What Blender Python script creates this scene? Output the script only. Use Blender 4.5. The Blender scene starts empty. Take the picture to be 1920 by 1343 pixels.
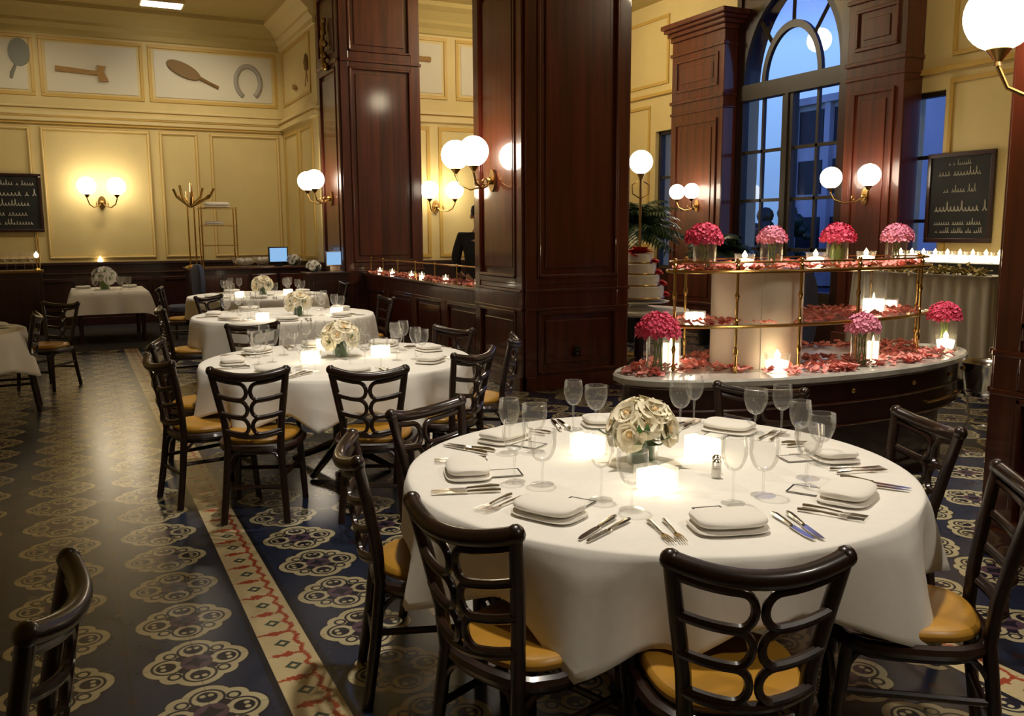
import bpy, math, random
from mathutils import Vector, Matrix
random.seed(7)
S = bpy.context.scene
COL = S.collection
PI = math.pi
def R(d): return math.radians(d)
sin, cos = math.sin, math.cos

# ---------------------------------------------------------------- mesh helper
class G:
    def __init__(s): s.v = []; s.f = []
    def add(s, vs, fs):
        o = len(s.v); s.v += [tuple(p) for p in vs]; s.f += [tuple(i + o for i in f) for f in fs]; return s
    def box(s, x0, x1, y0, y1, z0, z1, m=None):
        vs = [Vector(p) for p in ((x0,y0,z0),(x1,y0,z0),(x1,y1,z0),(x0,y1,z0),(x0,y0,z1),(x1,y0,z1),(x1,y1,z1),(x0,y1,z1))]
        if m: vs = [m @ p for p in vs]
        return s.add(vs, [(0,3,2,1),(4,5,6,7),(0,1,5,4),(1,2,6,5),(2,3,7,6),(3,0,4,7)])
    def tube(s, pts, r, n=8, closed=False, caps=True):
        P = [Vector(p) for p in pts]; N = len(P)
        rr = r if isinstance(r, (list, tuple)) else [r] * N
        T = []
        for i in range(N):
            a = P[(i - 1) % N] if (closed or i > 0) else P[i]
            b = P[(i + 1) % N] if (closed or i < N - 1) else P[i]
            t = (b - a)
            T.append(t.normalized() if t.length > 1e-9 else Vector((0, 0, 1)))
        t = T[0]; up = Vector((0, 0, 1)) if abs(t.z) < .9 else Vector((1, 0, 0))
        u = t.cross(up).normalized(); vs = []
        for i in range(N):
            t = T[i]; u = (u - t * u.dot(t))
            u = u.normalized() if u.length > 1e-6 else t.orthogonal().normalized()
            w = t.cross(u)
            for k in range(n):
                a = 2 * PI * k / n
                vs.append(P[i] + (u * cos(a) + w * sin(a)) * rr[i])
        fs = []
        for i in range(N if closed else N - 1):
            j = (i + 1) % N
            for k in range(n):
                l = (k + 1) % n
                fs.append((i*n+k, i*n+l, j*n+l, j*n+k))
        if caps and not closed:
            fs.append(tuple(range(n))[::-1]); fs.append(tuple(range((N-1)*n, N*n)))
        return s.add(vs, fs)
    def lathe(s, prof, n=20, c=(0,0,0), sx=1, sy=1):
        vs, fs, ring = [], [], []
        for r, z in prof:
            if r < 1e-6: ring.append([len(vs)]); vs.append((c[0], c[1], c[2] + z))
            else:
                ring.append(list(range(len(vs), len(vs) + n)))
                vs += [(c[0] + r*cos(2*PI*k/n)*sx, c[1] + r*sin(2*PI*k/n)*sy, c[2] + z) for k in range(n)]
        for a, b in zip(ring, ring[1:]):
            for k in range(n):
                l = (k + 1) % n
                if len(a) == 1 and len(b) == 1: continue
                if len(a) == 1: fs.append((a[0], b[l], b[k]))
                elif len(b) == 1: fs.append((a[k], a[l], b[0]))
                else: fs.append((a[k], a[l], b[l], b[k]))
        return s.add(vs, fs)
    def ball(s, c, r, n=20, m=12, sz=1):
        return s.lathe([(r*sin(PI*i/m), -r*sz*cos(PI*i/m)) for i in range(m + 1)], n, c)
    def prism(s, out, m, h):
        """outline (2D) extruded by h along local z, placed by matrix m"""
        n = len(out)
        vs = [m @ Vector((x, y, 0)) for x, y in out] + [m @ Vector((x, y, h)) for x, y in out]
        fs = [tuple(range(n))[::-1], tuple(range(n, 2*n))] + [(k, (k+1) % n, (k+1) % n + n, k + n) for k in range(n)]
        return s.add(vs, fs)
    def grid(s, fn, nu, nv, wrap=False):
        vs = [fn(i, j) for i in range(nu) for j in range(nv)]
        fs = []
        for i in range(nu if wrap else nu - 1):
            for j in range(nv - 1):
                k = (i + 1) % nu
                fs.append((i*nv+j, k*nv+j, k*nv+j+1, i*nv+j+1))
        return s.add(vs, fs)
    def merge(s, o, m=None):
        return s.add([m @ Vector(p) for p in o.v] if m else o.v, o.f)
    def build(s, name, mat, parent=None, loc=None, bevel=0, smooth=True, angle=40, sub=0):
        me = bpy.data.meshes.new(name); me.from_pydata(s.v, [], s.f); me.update()
        if smooth:
            me.shade_smooth(); me.set_sharp_from_angle(angle=R(angle))
        me.materials.append(mat)
        o = bpy.data.objects.new(name, me); COL.objects.link(o)
        if loc: o.location = loc
        if parent: o.parent = parent
        if bevel:
            b = o.modifiers.new('Bevel', 'BEVEL'); b.width = bevel; b.segments = 2; b.limit_method = 'ANGLE'; b.angle_limit = R(50)
        if sub:
            q = o.modifiers.new('Subd', 'SUBSURF'); q.levels = sub; q.render_levels = sub
        return o

def tag(o, label, cat, group=None, kind=None):
    o['label'] = label
    if cat: o['category'] = cat
    if group: o['group'] = group
    if kind: o['kind'] = kind
    return o
def struct(o, label=None):
    o['kind'] = 'structure'
    if label: o['label'] = label
    return o
def thing(name, label, cat, loc=(0,0,0), rz=0, group=None):
    o = bpy.data.objects.new(name, None); o.empty_display_size = .05; COL.objects.link(o)
    o.location = loc; o.rotation_euler = (0, 0, rz)
    return tag(o, label, cat, group)
def dup(src, label, loc, rz=0, group=None, scale=None):
    def rec(a, par):
        b = a.copy(); COL.objects.link(b)
        if par: b.parent = par
        for ch in list(a.children):
            rec(ch, b)
        return b
    r = rec(src, None); r.location = loc; r.rotation_euler = (0, 0, rz)
    r['label'] = label
    if group: r['group'] = group
    if scale: r.scale = (scale,) * 3
    return r
class Proto:
    """first placement moves the source itself, the later ones copy it"""
    def __init__(s, root): s.root = root; s.used = False
    def put(s, label, loc, rz=0, group=None, scale=None):
        if not s.used:
            s.used = True; r = s.root; r.location = loc; r.rotation_euler = (0, 0, rz); r['label'] = label
            if group: r['group'] = group
            if scale: r.scale = (scale,) * 3
            return r
        return dup(s.root, label, loc, rz, group, scale)

# ---------------------------------------------------------------- materials
def nm(name):
    m = bpy.data.materials.new(name); m.use_nodes = True
    nt = m.node_tree; return m, nt, nt.nodes['Principled BSDF'], nt.nodes['Material Output']
def mat(name, col, rough=.5, metal=0, coat=0, var=0, vscale=(8,8,8), bump=0, spec=.5, sheen=0, detail=4, croll=.05):
    m, nt, b, out = nm(name)
    b.inputs['Base Color'].default_value = (*col, 1); b.inputs['Roughness'].default_value = rough
    b.inputs['Metallic'].default_value = metal; b.inputs['Specular IOR Level'].default_value = spec
    b.inputs['Coat Weight'].default_value = coat; b.inputs['Coat Roughness'].default_value = croll
    b.inputs['Sheen Weight'].default_value = sheen
    if var or bump:
        tc = nt.nodes.new('ShaderNodeTexCoord'); mp = nt.nodes.new('ShaderNodeMapping')
        mp.inputs['Scale'].default_value = vscale
        nz = nt.nodes.new('ShaderNodeTexNoise'); nz.inputs['Scale'].default_value = 1; nz.inputs['Detail'].default_value = detail
        nt.links.new(tc.outputs['Object'], mp.inputs['Vector']); nt.links.new(mp.outputs['Vector'], nz.inputs['Vector'])
        if var:
            rp = nt.nodes.new('ShaderNodeValToRGB')
            rp.color_ramp.elements[0].position = .3; rp.color_ramp.elements[1].position = .7
            rp.color_ramp.elements[0].color = (*[max(0, c * (1 - var)) for c in col], 1)
            rp.color_ramp.elements[1].color = (*[min(1, c * (1 + var)) for c in col], 1)
            nt.links.new(nz.outputs['Fac'], rp.inputs['Fac']); nt.links.new(rp.outputs['Color'], b.inputs['Base Color'])
        if bump:
            bp = nt.nodes.new('ShaderNodeBump'); bp.inputs['Strength'].default_value = bump; bp.inputs['Distance'].default_value = .01
            nt.links.new(nz.outputs['Fac'], bp.inputs['Height']); nt.links.new(bp.outputs['Normal'], b.inputs['Normal'])
    return m
def emit(name, col, strength, base=None):
    m, nt, b, out = nm(name)
    b.inputs['Base Color'].default_value = (*(base or col), 1); b.inputs['Roughness'].default_value = .4
    b.inputs['Emission Color'].default_value = (*col, 1); b.inputs['Emission Strength'].default_value = strength
    return m
def glass(name, tint=(1,1,1), blend=.2, rough=.02, maxf=1.0, painted_sheen=0):
    m, nt, b, out = nm(name); nt.nodes.remove(b)
    tr = nt.nodes.new('ShaderNodeBsdfTransparent'); tr.inputs['Color'].default_value = (*tint, 1)
    gl = nt.nodes.new('ShaderNodeBsdfGlossy'); gl.inputs['Roughness'].default_value = rough
    lw = nt.nodes.new('ShaderNodeLayerWeight'); lw.inputs['Blend'].default_value = blend
    mx = nt.nodes.new('ShaderNodeMixShader')
    mn = nt.nodes.new('ShaderNodeMath'); mn.operation = 'MINIMUM'; mn.inputs[1].default_value = maxf
    nt.links.new(lw.outputs['Fresnel'], mn.inputs[0]); nt.links.new(mn.outputs[0], mx.inputs[0]); nt.links.new(tr.outputs[0], mx.inputs[1]); nt.links.new(gl.outputs[0], mx.inputs[2])
    if painted_sheen:
        df = nt.nodes.new('ShaderNodeBsdfTranslucent'); df.inputs['Color'].default_value = (.95,.95,.93,1)
        dd = nt.nodes.new('ShaderNodeBsdfDiffuse'); dd.inputs['Color'].default_value = (.95,.95,.93,1)
        m1 = nt.nodes.new('ShaderNodeMixShader'); m1.inputs[0].default_value = .5
        nt.links.new(df.outputs[0], m1.inputs[1]); nt.links.new(dd.outputs[0], m1.inputs[2])
        m2 = nt.nodes.new('ShaderNodeMixShader')
        # whitish sheen painted in, strongest where the glass wall is seen edge-on
        mu = nt.nodes.new('ShaderNodeMath'); mu.operation = 'MULTIPLY_ADD'; mu.inputs[1].default_value = painted_sheen*4; mu.inputs[2].default_value = painted_sheen
        nt.links.new(lw.outputs['Facing'], mu.inputs[0]); pw = nt.nodes.new('ShaderNodeMath'); pw.operation = 'POWER'; pw.inputs[1].default_value = 3
        nt.links.new(lw.outputs['Facing'], pw.inputs[0]); nt.links.new(pw.outputs[0], mu.inputs[0])
        nt.links.new(mu.outputs[0], m2.inputs[0]); nt.links.new(mx.outputs[0], m2.inputs[1]); nt.links.new(m1.outputs[0], m2.inputs[2]); mx = m2
    nt.links.new(mx.outputs[0], out.inputs['Surface'])
    return m
M = {}
M['wood'] = mat('mahogany', (.090,.0175,.0075), .38, coat=.6, var=.45, vscale=(14,14,.9), croll=.1)
M['wood_gloss'] = mat('polished_mahogany', (.105,.0185,.0075), .3, coat=1, var=.4, vscale=(16,16,.8), croll=.05)
M['wood_dark'] = mat('dark_mahogany', (.030,.0065,.004), .4, coat=.5, var=.4, vscale=(12,12,1), croll=.1)
M['chair'] = mat('dark_rattan', (.017,.0055,.0035), .33, coat=.4, var=.5, vscale=(20,20,40), croll=.12)
M['vinyl'] = mat('ochre_vinyl', (.43,.215,.024), .36, var=.12, vscale=(9,9,9), bump=.05)
M['cloth'] = mat('white_linen', (.82,.79,.73), .85, var=.02, vscale=(30,30,30), bump=.04, sheen=.1)
M['napkin'] = mat('napkin_linen', (.82,.78,.71), .85, sheen=.1, bump=.05, vscale=(40,40,40))
M['skirt'] = mat('ivory_skirt', (.60,.55,.46), .85)
M['cream'] = mat('cream_paint', (.69,.555,.25), .55, var=.05, vscale=(1.5,1.5,1.5))
M['cream_trim'] = mat('cream_moulding', (.72,.58,.28), .5)
M['gold_trim'] = mat('gilded_line', (.58,.38,.09), .42)
M['frieze'] = mat('pale_frieze', (.66,.62,.49), .6)
M['ceil'] = mat('ceiling_paint', (.50,.39,.14), .7)
M['brass'] = mat('brass', (.62,.40,.13), .22, metal=1)
M['oldbrass'] = mat('aged_brass', (.40,.25,.085), .3, metal=1)
M['steel'] = mat('polished_steel', (.78,.76,.72), .16, metal=1)
M['marble'] = mat('grey_marble', (.46,.44,.39), .22, var=.25, vscale=(5,5,5), detail=8, coat=.3)
M['black'] = mat('black_paint', (.006,.006,.007), .45)
M['board'] = mat('slate_board', (.012,.013,.012), .75, var=.5, vscale=(5,5,5))
M['chalk'] = mat('chalk', (.42,.40,.33), .9)
M['white'] = mat('white_glaze', (.80,.77,.72), .35)
M['frost'] = mat('frosted_acrylic', (.80,.72,.62), .42)
M['glass'] = glass('clear_glass', (.98,.985,.98), .22, .06, .45, .04)
M['goblet'] = glass('crystal', (.985,.985,.98), .24, .10, .40, .06)
M['pane'] = glass('window_glass', (.93,.95,.98), .16, .0)
M['globe'] = emit('opal_globe_lit', (1,.86,.66), 24, (1,.95,.9))
M['wax'] = emit('glowing_wax', (1,.82,.56), 9.0, (.95,.9,.8))
M['flame'] = emit('candle_flame', (1,.72,.34), 30)
M['tealight'] = emit('tealight_glow', (1,.80,.5), 9, (.95,.9,.8))
M['lampdisc'] = emit('ceiling_lamp_lit', (1,.93,.8), 14)
M['screen'] = emit('screen_lit', (.33,.62,1), 1.3, (.02,.03,.05))
M['pink'] = mat('deep_pink_petal', (.80,.075,.17), .6, var=.3, vscale=(60,60,60))
M['palepink'] = mat('pale_pink_petal', (.86,.30,.44), .6, var=.25, vscale=(60,60,60))
M['coral'] = mat('coral_petal', (.95,.29,.25), .55, var=.4, vscale=(25,25,25))
M['red'] = mat('red_petal', (.60,.018,.014), .55, var=.3, vscale=(40,40,40))
M['ivory'] = mat('ivory_petal', (.95,.84,.64), .6, var=.12, vscale=(25,25,25))
M['peach'] = mat('peach_petal', (.90,.62,.30), .6)
M['leaf'] = mat('leaf_green', (.035,.10,.018), .45, var=.4, vscale=(20,20,20))
M['darkleaf'] = mat('palm_green', (.020,.045,.012), .45, var=.5, vscale=(8,8,8))
M['stem'] = mat('stem_green', (.14,.25,.03), .5)
M['garland'] = mat('garland_ochre', (.42,.32,.10), .7, var=.4, vscale=(30,30,30))
M['bluefab'] = mat('blue_upholstery', (.085,.105,.20), .8, var=.15, vscale=(6,6,6))
M['suit'] = mat('black_suit', (.004,.004,.005), .8)
M['skin'] = mat('skin', (.55,.30,.19), .55)
M['hair'] = mat('dark_hair', (.012,.008,.005), .5)
M['iron'] = mat('horseshoe_grey', (.32,.30,.26), .5)
M['tan'] = mat('tan_plaster', (.36,.20,.06), .6)
M['umber'] = mat('umber_plaster', (.20,.115,.03), .6)
M['greygreen'] = mat('greygreen_plaster', (.20,.21,.17), .55)
M['frame'] = mat('window_bronze', (.028,.020,.012), .45)
M['facade'] = mat('street_facade', (.60,.55,.48), .8, var=.3, vscale=(.6,.6,.2))
M['asphalt'] = mat('street', (.05,.05,.055), .8)
M['card'] = mat('card_white', (.78,.75,.69), .6)
M['carpet'] = mat('shade_dark_carpet', (.010,.008,.010), .95)  # near-black colour also holds the shade under the far table

def floor_mat():
    m, nt, b, out = nm('patterned_cement_tiles')
    L = nt.links
    def val(x):
        return x
    def op(o, *a, clamp=False):
        n = nt.nodes.new('ShaderNodeMath'); n.operation = o; n.use_clamp = clamp
        for i, x in enumerate(a):
            if isinstance(x, (int, float)): n.inputs[i].default_value = x
            else: L.new(x, n.inputs[i])
        return n.outputs[0]
    def mixc(f, a, c):
        n = nt.nodes.new('ShaderNodeMix'); n.data_type = 'RGBA'
        L.new(f, n.inputs[0])
        for i, x in ((6, a), (7, c)):
            if isinstance(x, tuple): n.inputs[i].default_value = (*x, 1)
            else: L.new(x, n.inputs[i])
        return n.outputs[2]
    def less(a, t, soft=.002): # 1 when a<t
        return op('SUBTRACT', 1, op('DIVIDE', op('ADD', op('SUBTRACT', a, t), soft), 2*soft, clamp=True))
    tc = nt.nodes.new('ShaderNodeTexCoord'); sp = nt.nodes.new('ShaderNodeSeparateXYZ'); L.new(tc.outputs['Object'], sp.inputs[0])
    X, Y = sp.outputs[0], sp.outputs[1]
    PX, PY = .4700, .393
    # column coordinate: left field, right field
    left = less(X, .556, .0005)
    xl = op('SUBTRACT', X, .315 - PX/2); xr = op('SUBTRACT', X, .975 - PX/2)
    xx = op('ADD', op('MULTIPLY', left, xl), op('MULTIPLY', op('SUBTRACT', 1, left), xr))
    u = op('SUBTRACT', op('MODULO', op('ADD', xx, PX*20), PX), PX/2)
    v = op('SUBTRACT', op('MODULO', op('ADD', op('SUBTRACT', Y, 3.70 - PY/2), PY*40), PY), PY/2)
    au, av = op('ABSOLUTE', u), op('ABSOLUTE', v)
    a = op('MAXIMUM', au, av); c = op('MINIMUM', au, av)
    def dist(ax, ay, bx, by):
        dx = op('SUBTRACT', ax, bx); dy = op('SUBTRACT', ay, by)
        return op('SQRT', op('ADD', op('MULTIPLY', dx, dx), op('MULTIPLY', dy, dy)))
    lobe = op('SUBTRACT', dist(a, c, .100, 0), .088)
    knob = op('SUBTRACT', dist(a, c, .086, .086), .052)
    d = op('MINIMUM', lobe, knob)
    rad = dist(a, c, 0, 0)
    nz = nt.nodes.new('ShaderNodeTexNoise'); nz.inputs['Scale'].default_value = 7; nz.inputs['Detail'].default_value = 5
    L.new(tc.outputs['Object'], nz.inputs['Vector'])
    nf = nz.outputs['Fac']
    blue = mixc(nf, (.008,.015,.042), (.020,.033,.078))
    cream = mixc(nf, (.40,.34,.19), (.60,.53,.34))
    dark = (.012,.012,.026)
    purple = (.10,.055,.085)
    col = blue
    col = mixc(less(d, .008), col, dark)
    col = mixc(less(d, 0), col, cream)
    col = mixc(less(d, -.026), col, dark)
    col = mixc(less(d, -.036), col, cream)
    petal = op('SUBTRACT', dist(a, c, .108, 0), .030)
    col = mixc(less(petal, .006), col, dark)
    p2 = op('SUBTRACT', dist(a, c, .118, .014), .010)
    col = mixc(less(p2, 0), col, cream)
    col = mixc(less(op('SUBTRACT', dist(a, c, .050, .050), .022), 0), col, dark)
    col = mixc(less(rad, .058), col, purple)
    col = mixc(less(op('ADD', rad, op('MULTIPLY', c, 1.3)), .045), col, dark)
    # small reddish dots between medallions
    uu = op('SUBTRACT', PX/2, au); vv = op('SUBTRACT', PY/2, av)
    col = mixc(less(dist(uu, vv, 0, 0), .018), col, (.075,.020,.024))
    # joints every tile
    ju = op('MINIMUM', op('ABSOLUTE', op('SUBTRACT', au, PX/2)), au); jv = op('MINIMUM', op('ABSOLUTE', op('SUBTRACT', av, PY/2)), av)
    col = mixc(op('MULTIPLY', less(op('MINIMUM', ju, jv), .0016, .0008), .55), col, (.01,.01,.01))
    col = mixc(op('MULTIPLY', less(op('ABSOLUTE', op('SUBTRACT', au, PX/2)), .006, .003), .75), col, (.012,.012,.014))
    # border bands
    def band(x0, x1, base):
        w = (x1 - x0)
        s = op('SUBTRACT', X, (x0 + x1)/2)
        inside = op('MULTIPLY', less(op('ABSOLUTE', s), w/2, .0015), 1)
        P = .1965
        t = op('SUBTRACT', op('MODULO', op('ADD', op('SUBTRACT', Y, 3.704 - P/2), P*60), P), P/2)
        at = op('ABSOLUTE', t)
        creamb = mixc(nf, (.50,.39,.20), (.66,.55,.33))
        bc = creamb
        # green lozenge
        loz = op('ADD', op('ABSOLUTE', op('ADD', s, .010)), at)
        ring = op('MULTIPLY', less(loz, .034), op('SUBTRACT', 1, less(loz, .014)))
        bc = mixc(ring, bc, (.055,.075,.055))
        # red leaf sprays between lozenges
        q = op('SUBTRACT', P/2, at)
        spray = op('SUBTRACT', op('ADD', op('ABSOLUTE', op('ADD', s, .018)), op('MULTIPLY', q, 3.0)), .066)
        ns = nt.nodes.new('ShaderNodeTexNoise'); ns.inputs['Scale'].default_value = 60; L.new(tc.outputs['Object'], ns.inputs['Vector'])
        wob = op('MULTIPLY', op('SUBTRACT', ns.outputs['Fac'], .5), .16)
        bc = mixc(less(op('ADD', spray, wob), 0, .006), bc, (.36,.055,.025))
        # red vine along one edge
        vine = op('ABSOLUTE', op('SUBTRACT', op('SUBTRACT', s, .050), op('MULTIPLY', op('SINE', op('MULTIPLY', Y, 2*PI/P*2)), .008)))
        bc = mixc(less(op('ADD', vine, op('MULTIPLY', wob, .25)), .010, .004), bc, (.36,.055,.025))
        line = less(op('ABSOLUTE', op('SUBTRACT', op('ABSOLUTE', s), w/2 + .012)), .013)
        base = mixc(line, base, (.010,.012,.022))
        return mixc(inside, base, bc)
    col = band(.556, .735, col)
    col = band(2.80, 2.975, col)
    L.new(col, b.inputs['Base Color'])
    rr = nt.nodes.new('ShaderNodeMapRange'); rr.inputs[3].default_value = .22; rr.inputs[4].default_value = .36; b.inputs['Coat Weight'].default_value = .45; b.inputs['Coat Roughness'].default_value = .2
    L.new(nf, rr.inputs[0]); L.new(rr.outputs[0], b.inputs['Roughness'])
    b.inputs['Specular IOR Level'].default_value = .5
    return m
M['floor'] = floor_mat()

# ---------------------------------------------------------------- setting
XW = 9.0; CE = 5.35; YF = 17.0
g = G(); g.box(-4, 9.6, -3, 13.2, -.1, 0); struct(g.build('floor', M['floor'], smooth=False), 'blue and cream medallion patterned tile floor')
g = G(); g.box(-4, 9.6, 13.2, 17.2, -.1, .0); struct(g.build('floor', M['carpet'], smooth=False), 'dark carpeted floor along the far wall, shade included in its colour')
g = G(); g.box(-4, 9.6, -3, 17.2, CE, CE+.1); struct(g.build('ceiling', M['ceil'], smooth=False))
WAIN = 1.05
def wall_y(name, x0, x1, y, th, label=None):      # wall facing -Y at y
    g = G(); g.box(x0, x1, y, y+th, 0, CE); return struct(g.build(name, M['cream'], smooth=False), label)
wall_y('wall_far', -4, 3.7, YF, .15, 'cream panelled far wall with painted frieze')
g = G(); g.box(3.7, 3.85, 14.55, YF, 0, CE); struct(g.build('wall_return', M['cream'], smooth=False))
wall_y('wall_alcove', 3.7, 9.6, 14.4, .15, 'bright cream panelled wall behind the partition')
g = G(); g.box(-4.15, -4, -3, YF, 0, CE); struct(g.build('wall_left', M['cream'], smooth=False))
g = G(); g.box(-4, 9.6, -3.15, -3, 0, CE); struct(g.build('wall_back', M['cream'], smooth=False))
# window wall: pieces around the openings
g = G()
WT = .35
NB = (11.98, 12.55); NA = (6.98, 7.52); MW = (8.47, 10.43)
for y0, y1, z0, z1 in ((-3, NA[0], 0, CE), (NA[0], NA[1], 0, .95), (NA[0], NA[1], 3.17, CE), (NA[1], MW[0], 0, CE),
                       (MW[0], MW[1], 0, .55), (MW[1], NB[0], 0, CE), (NB[0], NB[1], 0, .95), (NB[0], NB[1], 3.25, CE), (NB[1], 14.4, 0, CE)):
    g.box(XW, XW+WT, y0, y1, z0, z1)
struct(g.build('wall_right', M['cream'], smooth=False), 'cream wall holding the arched window')
yc = (MW[0]+MW[1])/2; hw = (MW[1]-MW[0])/2; ZT = 3.66; AH = 1.33
def arch(t, k=1.0): return yc + hw*k*cos(t), ZT + AH*k*sin(t)
g = G(); N = 24
fr = lambda i, x: ((x, *arch(PI*i/N)), )
vs = []; 
for i in range(N+1):
    y, z = arch(PI*i/N)
    vs += [(XW-.02, y, z), (XW-.02, y, CE), (XW+WT, y, z), (XW+WT, y, CE)]
fs = []
for i in range(N):
    a = 4*i; b = a+4
    fs += [(a, a+1, b+1, b), (a+2, b+2, b+3, a+3), (a, b, b+2, a+2)]
g.add(vs, fs); struct(g.build('wall_right_arch', M['wood_dark'], smooth=True), 'dark wood panel above the arched window')

# mouldings
tn = [0]
def trim(g, mat_, **k):
    tn[0] += 1; return struct(g.build('trim_%d' % tn[0], mat_, **k))
def frame_y(g, x0, x1, z0, z1, y, w=.05, d=.025):    # rectangular moulding on a wall facing -Y
    for a in ((x0, x1, z0, z0+w), (x0, x1, z1-w, z1), (x0, x0+w, z0+w, z1-w), (x1-w, x1, z0+w, z1-w)):
        g.box(a[0], a[1], y-d, y, a[2], a[3])
def frame_x(g, y0, y1, z0, z1, x, w=.05, d=.025):    # moulding on a wall facing -X
    for a in ((y0, y1, z0, z0+w), (y0, y1, z1-w, z1), (y0, y0+w, z0+w, z1-w), (y1-w, y1, z0+w, z1-w)):
        g.box(x-d, x, a[0], a[1], a[2], a[3])
# far wall
g = G()
for x0, x1 in ((-3.9,-2.35), (-2.25,-.485), (-.35,1.37), (1.516,2.171), (2.37,3.62)): frame_y(g, x0, x1, 1.15, 3.37, YF, .06, .02)
for x0, x1 in ((-3.9,-.35), (-.27,1.33), (1.41,3.62)): frame_y(g, x0, x1, 3.87, 4.84, YF, .055, .02)
trim(g, M['gold_trim'], smooth=False, bevel=.008)
g = G()
for x0, x1 in ((-3.9,-2.35), (-2.25,-.485), (-.35,1.37), (1.516,2.171), (2.37,3.62)): frame_y(g, x0+.015, x1-.015, 1.165, 3.355, YF, .03, .032)
g.box(-4, 3.7, YF-.03, YF, 3.46, 3.56).box(-4, 3.7, YF-.06, YF, 3.56, 3.62).box(-4, 3.7, YF-.03, YF, 3.68, 3.72)
trim(g, M['cream_trim'], smooth=False, bevel=.01)
g = G(); g.box(-4, 3.7, YF-.045, YF, 3.535, 3.56); g.box(-4, 3.7, YF-.04, YF, 3.42, 3.44); trim(g, M['gold_trim'], smooth=False)
g = G()
for x0, x1 in ((-3.9,-.35), (-.27,1.33), (1.41,3.62)): g.box(x0+.1, x1-.1, YF-.012, YF, 3.96, 4.75)
trim(g, M['frieze'], smooth=False)
def cornice_y(x0, x1, y):
    g = G()
    prof = [(0,4.88),(.03,4.90),(.03,4.98),(.10,5.05),(.10,5.10),(.22,5.22),(.34,5.28),(.34,CE),(0,CE)]
    g.prism([(-d, z) for d, z in prof], Matrix(((0,0,1,x0),(1,0,0,y),(0,1,0,0),(0,0,0,1))), x1-x0); return g
trim(cornice_y(-4, 3.7, YF), M['ceil'], smooth=False)
trim(cornice_y(3.7, 9, 14.4), M['ceil'], smooth=False)
# return wall
g = G(); frame_x(g, 14.75, 16.8, 3.87, 4.84, 3.7, .05, .02); frame_x(g, 14.75, 15.6, 1.15, 3.37, 3.7); frame_x(g, 15.8, 16.85, 1.15, 3.37, 3.7)
g.box(3.64, 3.7, 14.4, YF, 3.54, 3.58)
trim(g, M['gold_trim'], smooth=False, bevel=.006)
g = G(); g.box(3.62, 3.7, 14.4, YF-.06, 3.46, 3.54).box(3.60, 3.7, 14.4, YF-.06, 3.58, 3.63)
prof = [(0,4.88),(.03,4.90),(.03,4.98),(.10,5.05),(.10,5.10),(.22,5.22),(.34,5.28),(.34,CE),(0,CE)]
g.prism([(-d, z) for d, z in prof], Matrix(((1,0,0,3.7),(0,0,1,14.4),(0,1,0,0),(0,0,0,1))), YF-14.4)
trim(g, M['cream_trim'], smooth=False)
# alcove wall
g = G()
for x0, x1 in ((3.9,5.62), (5.78,7.4), (7.6,8.9)): frame_y(g, x0, x1, 1.15, 3.37, 14.4, .06, .02)
for x0, x1 in ((3.9,5.96), (6.12,8.9)): frame_y(g, x0, x1, 3.83, 4.84, 14.4, .055, .02)
g.box(3.7, 9, 14.36, 14.4, 3.54, 3.57)
trim(g, M['gold_trim'], smooth=False, bevel=.006)
g = G(); g.box(3.7, 9, 14.34, 14.4, 3.45, 3.54).box(3.7, 9, 14.33, 14.4, 3.57, 3.62)
trim(g, M['cream_trim'], smooth=False)
g = G()
for x0, x1 in ((3.9,5.96), (6.12,8.9)): g.box(x0+.1, x1-.1, 14.388, 14.4, 3.93, 4.74)
trim(g, M['frieze'], smooth=False)
# window wall mouldings
g = G()
frame_x(g, 5.3, 6.92, 1.3, 3.27, XW, .05, .025); frame_x(g, 5.3, 6.92, 3.52, 5.1, XW, .05, .025); frame_x(g, 3.3, 5.1, 1.3, 3.27, XW); frame_x(g, 3.3, 5.1, 3.52, 5.1, XW)
frame_x(g, 12.7, 14.2, 1.3, 3.7, XW); frame_x(g, 12.2, 14.2, 4.0, 5.1, XW)
g.box(XW-.05, XW, 3, 7.5, 3.36, 3.42).box(XW-.05, XW, 12, 14.4, 3.83, 3.88)
trim(g, M['gold_trim'], smooth=False, bevel=.006)
# wainscots
g = G()
g.box(-4, 3.7, YF-.05, YF, .1, WAIN).box(-4, 3.7, YF-.10, YF, WAIN, WAIN+.05).box(-4, 3.7, YF-.07, YF, 0, .14).box(-4, 3.7, YF-.075, YF, WAIN-.16, WAIN-.13)
for x in (-3.4,-2.2,-1.0,.2,1.4): frame_y(g, x, x+1.05, .25, .82, YF-.05, .06, .02)
trim(g, M['wood_dark'], smooth=False, bevel=.006)
g = G(); g.box(3.64, 3.7, 14.4, YF, 0, WAIN).box(3.60, 3.7, 14.4, YF, WAIN, WAIN+.05); trim(g, M['wood_dark'], smooth=False)
g = G(); g.box(3.7, 9, 14.35, 14.4, 0, WAIN).box(3.7, 9, 14.3, 14.4, WAIN, WAIN+.05); trim(g, M['wood_dark'], smooth=False)
g = G(); 
for y0, y1 in ((-3, 7.5), (10.5, 14.3)): g.box(XW-.06, XW, y0, y1, 0, .92).box(XW-.10, XW, y0, y1, .92, .97)
trim(g, M['wood_dark'], smooth=False, bevel=.006)

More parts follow.
